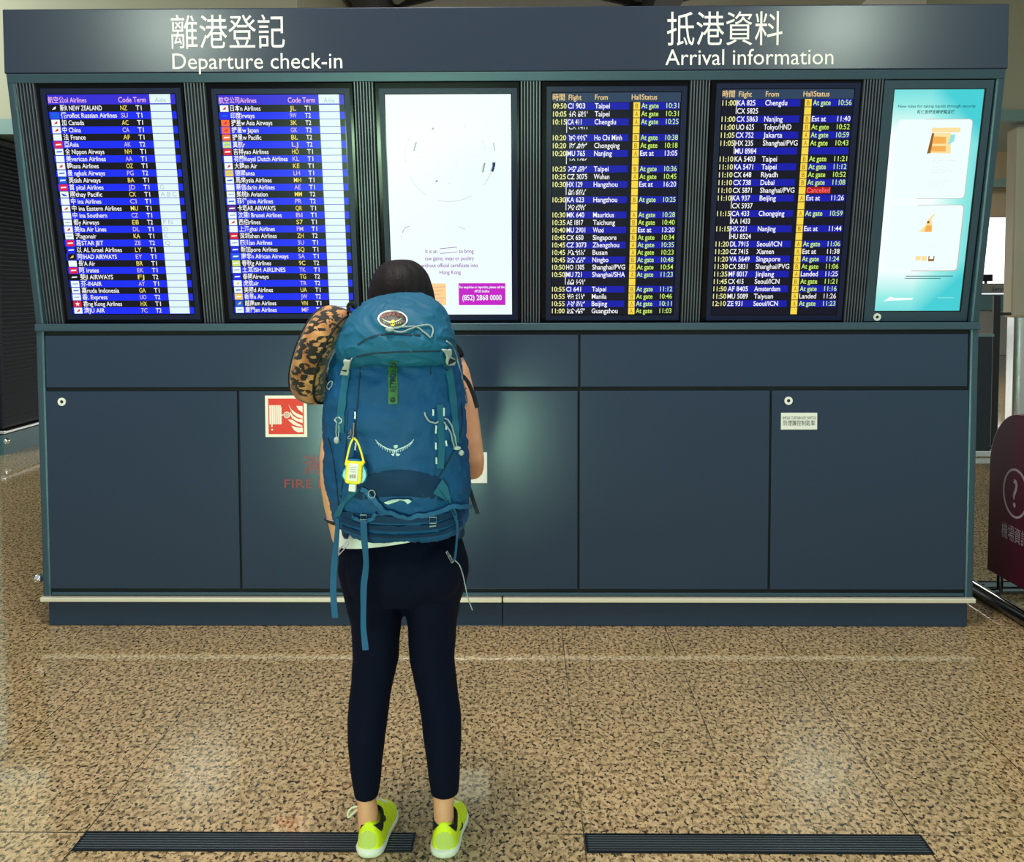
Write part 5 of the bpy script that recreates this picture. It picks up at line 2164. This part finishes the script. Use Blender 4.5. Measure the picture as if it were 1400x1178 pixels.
# ------------------------------------------------------------------ hand sanitiser on the pack
M_YEL = mat('yellow_silicone', (250, 226, 20), 0.5)
YS = -2.305
so = at(486, 662, YS)
san = thing('hand_sanitizer', 'small hand sanitizer bottle in a yellow silicone holder hanging on the blue backpack', 'bottle', so)
LS = lambda u, v, dy=0.0: at(u, v, YS) - so + Vector((0, dy, 0))


def slab(pts, y0, y1, name, m, parent=san, bevel=0.002):
    q = MB()
    q.rings([[LS(u, v, y0) for u, v in pts], [LS(u, v, y1) for u, v in pts]])
    return q.build(name, m, parent, bevel=bevel)


holder = slab([(473.5, 629), (498.5, 630.5), (499, 634), (496, 636), (495, 657), (493, 660.5), (488, 661), (474, 659.5), (472.5, 657), (474, 636), (471.5, 634)], -.012, .010, 'holder', M_YEL, san, .003)
slab([(478.5, 632), (491.5, 633), (489.5, 656.5), (477, 655)], -.0145, -.011, 'label_panel', mat('label_white', (246, 238, 240), .5), san, .001)
lp = MB()
for k in range(6):
    x = 479.4 + k * 1.5
    lp.rings([[LS(a, b_, -.0150) for a, b_ in ((x, 647), (x + .8, 647), (x + .7, 652), (x - .1, 652))], [LS(a, b_, -.0153) for a, b_ in ((x, 647), (x + .8, 647), (x + .7, 652), (x - .1, 652))]])
for v in (637, 640, 643):
    lp.rings([[LS(a, b_, -.0150) for a, b_ in ((480.5, v), (488.5, v + .4), (488.5, v + .9), (480.5, v + .5))], [LS(a, b_, -.0152) for a, b_ in ((480.5, v), (488.5, v + .4), (488.5, v + .9), (480.5, v + .5))]])
lp.build('label_print', mat('print_brown', (150, 120, 124), .6), san)
bp_ = [(478, 627), (492, 628), (498, 636), (501.5, 643), (502.5, 650), (500, 657), (496, 661), (476, 659.5), (470, 656), (467, 650), (468.5, 643), (473, 637)]
slab(bp_, -.004, .008, 'bottle', mat('blue_bottle', (20, 130, 176), .25), san, .003)
slab([(478, 660), (487.5, 661), (486.8, 671.5), (477, 670.5)], -.010, .008, 'cap', M_WHITE, san, .002)
q = MB()
for pts in ([(484, 598), (480, 605), (476.5, 618), (473.5, 631)], [(484, 598), (488.5, 603), (493, 614), (498, 632)]):
    P = dense([LS(u, v, -.002) for u, v in pts], 4)
    q.ribbon(P, [Vector((0, -1, 0))] * len(P), .0042, .0035)
q.build('loop', M_YEL, san, smooth=True)

# ------------------------------------------------------------------ leopard neck pillow
lm = bpy.data.materials.new('leopard_plush')
lm.use_nodes = True
n, l = lm.node_tree.nodes, lm.node_tree.links
bs = n['Principled BSDF']
bs.inputs['Roughness'].default_value = 0.85
bs.inputs['Sheen Weight'].default_value = 0.3
tcx = n.new('ShaderNodeTexCoord')
mp = n.new('ShaderNodeMapping')
mp.inputs['Rotation'].default_value = (0, math.radians(-22), 0)
mp.inputs['Scale'].default_value = (0.6, 1.0, 1.3)
l.new(tcx.outputs['Object'], mp.inputs[0])
wp = n.new('ShaderNodeTexNoise')
wp.inputs['Scale'].default_value = 75
wp.inputs['Detail'].default_value = 2
l.new(mp.outputs[0], wp.inputs['Vector'])
ad = n.new('ShaderNodeVectorMath')
ad.operation = 'SCALE'
ad.inputs['Scale'].default_value = 0.012
l.new(wp.outputs['Color'], ad.inputs[0])
ad2 = n.new('ShaderNodeVectorMath')
ad2.operation = 'ADD'
l.new(mp.outputs[0], ad2.inputs[0])
l.new(ad.outputs[0], ad2.inputs[1])
vo = n.new('ShaderNodeTexVoronoi')
vo.inputs['Scale'].default_value = 40
l.new(ad2.outputs[0], vo.inputs['Vector'])
rp = n.new('ShaderNodeValToRGB')
el = rp.color_ramp.elements
el[0].position, el[0].color = 0.23, (0, 0, 0, 1)
el[1].position, el[1].color = 0.27, (1, 1, 1, 1)
e = el.new(0.58)
e.color = (1, 1, 1, 1)
e = el.new(0.62)
e.color = (0, 0, 0, 1)
l.new(vo.outputs['Distance'], rp.inputs[0])
br = n.new('ShaderNodeTexNoise')
br.inputs['Scale'].default_value = 62
l.new(tcx.outputs['Object'], br.inputs['Vector'])
rb_ = n.new('ShaderNodeValToRGB')
rb_.color_ramp.elements[0].position = .385
rb_.color_ramp.elements[1].position = .415
l.new(br.outputs['Fac'], rb_.inputs[0])
ml = n.new('ShaderNodeMath')
ml.operation = 'MULTIPLY'
l.new(rp.outputs[0], ml.inputs[0])
l.new(rb_.outputs[0], ml.inputs[1])
tn = n.new('ShaderNodeValToRGB')
el = tn.color_ramp.elements
el[0].position, el[0].color = 0.35, lin((152, 88, 44))
el[1].position, el[1].color = 0.65, lin((214, 152, 94))
nz2 = n.new('ShaderNodeTexNoise')
nz2.inputs['Scale'].default_value = 22
l.new(tcx.outputs['Object'], nz2.inputs['Vector'])
l.new(nz2.outputs['Fac'], tn.inputs[0])
mxx = n.new('ShaderNodeMix')
mxx.data_type = 'RGBA'
l.new(ml.outputs[0], mxx.inputs['Factor'])
l.new(tn.outputs[0], mxx.inputs['A'])
mxx.inputs['B'].default_value = lin((16, 10, 10))
l.new(mxx.outputs['Result'], bs.inputs['Base Color'])

top_, bot_ = at(452, 440, -2.16), at(421, 530, -2.16)
ctr = (top_ + bot_) / 2
A_ = (top_ - bot_).normalized()
D_ = Vector((0.32, 1, 0.0))
D_ = (D_ - A_ * D_.dot(A_)).normalized()
N_ = A_.cross(D_).normalized()
half = (top_ - bot_).length / 2
path = []
for k in range(25):
    a = -PI / 2 + PI * k / 24
    path.append(ctr + A_ * half * math.sin(a) - D_ * (.055 * math.cos(a) - .02))
for s_, seq in ((1, range(1, 5)),):
    ext = [path[-1] + D_ * .030 * k - A_ * .004 * k * k * .5 for k in seq]
    ext0 = [path[0] + D_ * .030 * k + A_ * .004 * k * k * .5 for k in seq]
path = ext0[::-1] + path + ext
R_ = []
np_ = len(path)
for i in range(np_):
    t = (path[min(i + 1, np_ - 1)] - path[max(i - 1, 0)]).normalized()
    rad = t.cross(N_).normalized()
    e_ = min(i, np_ - 1 - i)
    sc = (0.45, 0.78, 0.93, 1.0)[min(e_, 3)]
    ring_ = []
    for j in range(20):
        a = 2 * PI * j / 20
        c, s_ = math.cos(a), math.sin(a)
        ring_.append(path[i] + N_ * .040 * sc * math.copysign(abs(c) ** .72, c) + rad * .043 * sc * math.copysign(abs(s_) ** .72, s_))
    R_.append(ring_)
q = MB()
q.rings(R_)
pill = q.build('cushion', lm, None, sub=1)
bake(pill)
npil = thing('neck_pillow', 'leopard print neck pillow clipped to the left side of the blue backpack', 'pillow', ctr)
under(pill, npil)
# piping along both edges of the outer face
q = MB()
for sgn in (-1, 1):
    pp = []
    for i in range(2, np_ - 2):
        t = (path[i + 1] - path[i - 1]).normalized()
        rad = t.cross(N_).normalized()
        if rad.dot(D_) > 0.9:
            rad = -rad
        pp.append(path[i] + N_ * sgn * .0355 + rad * .0285 * (1 if (rad.dot(path[i] - ctr) > 0) else -1))
    q.tube(pp, .0028, 8)
pipe = q.build('piping', mat('black_piping', (14, 12, 14), .7), None, smooth=True)
under(pipe, npil)
q = MB()
c = at(481, 420, -2.17)
q.tube([c + Vector((.011 * math.cos(2 * PI * k / 16), 0, .012 * math.sin(2 * PI * k / 16))) for k in range(16)], .003, 8, 0, False, True)
q.tube(dense([at(474, 436, -2.13), at(476, 426, -2.16), at(479, 418, -2.17), at(486, 421, -2.15)], 3), .004, 8)
clip = q.build('clip_loop', M_BLACK, None, smooth=True)
under(clip, npil)
bpy.data.objects.remove(_fo)
for i_ in bpy.data.curves[:]:
    if i_.users == 0:
        bpy.data.curves.remove(i_)
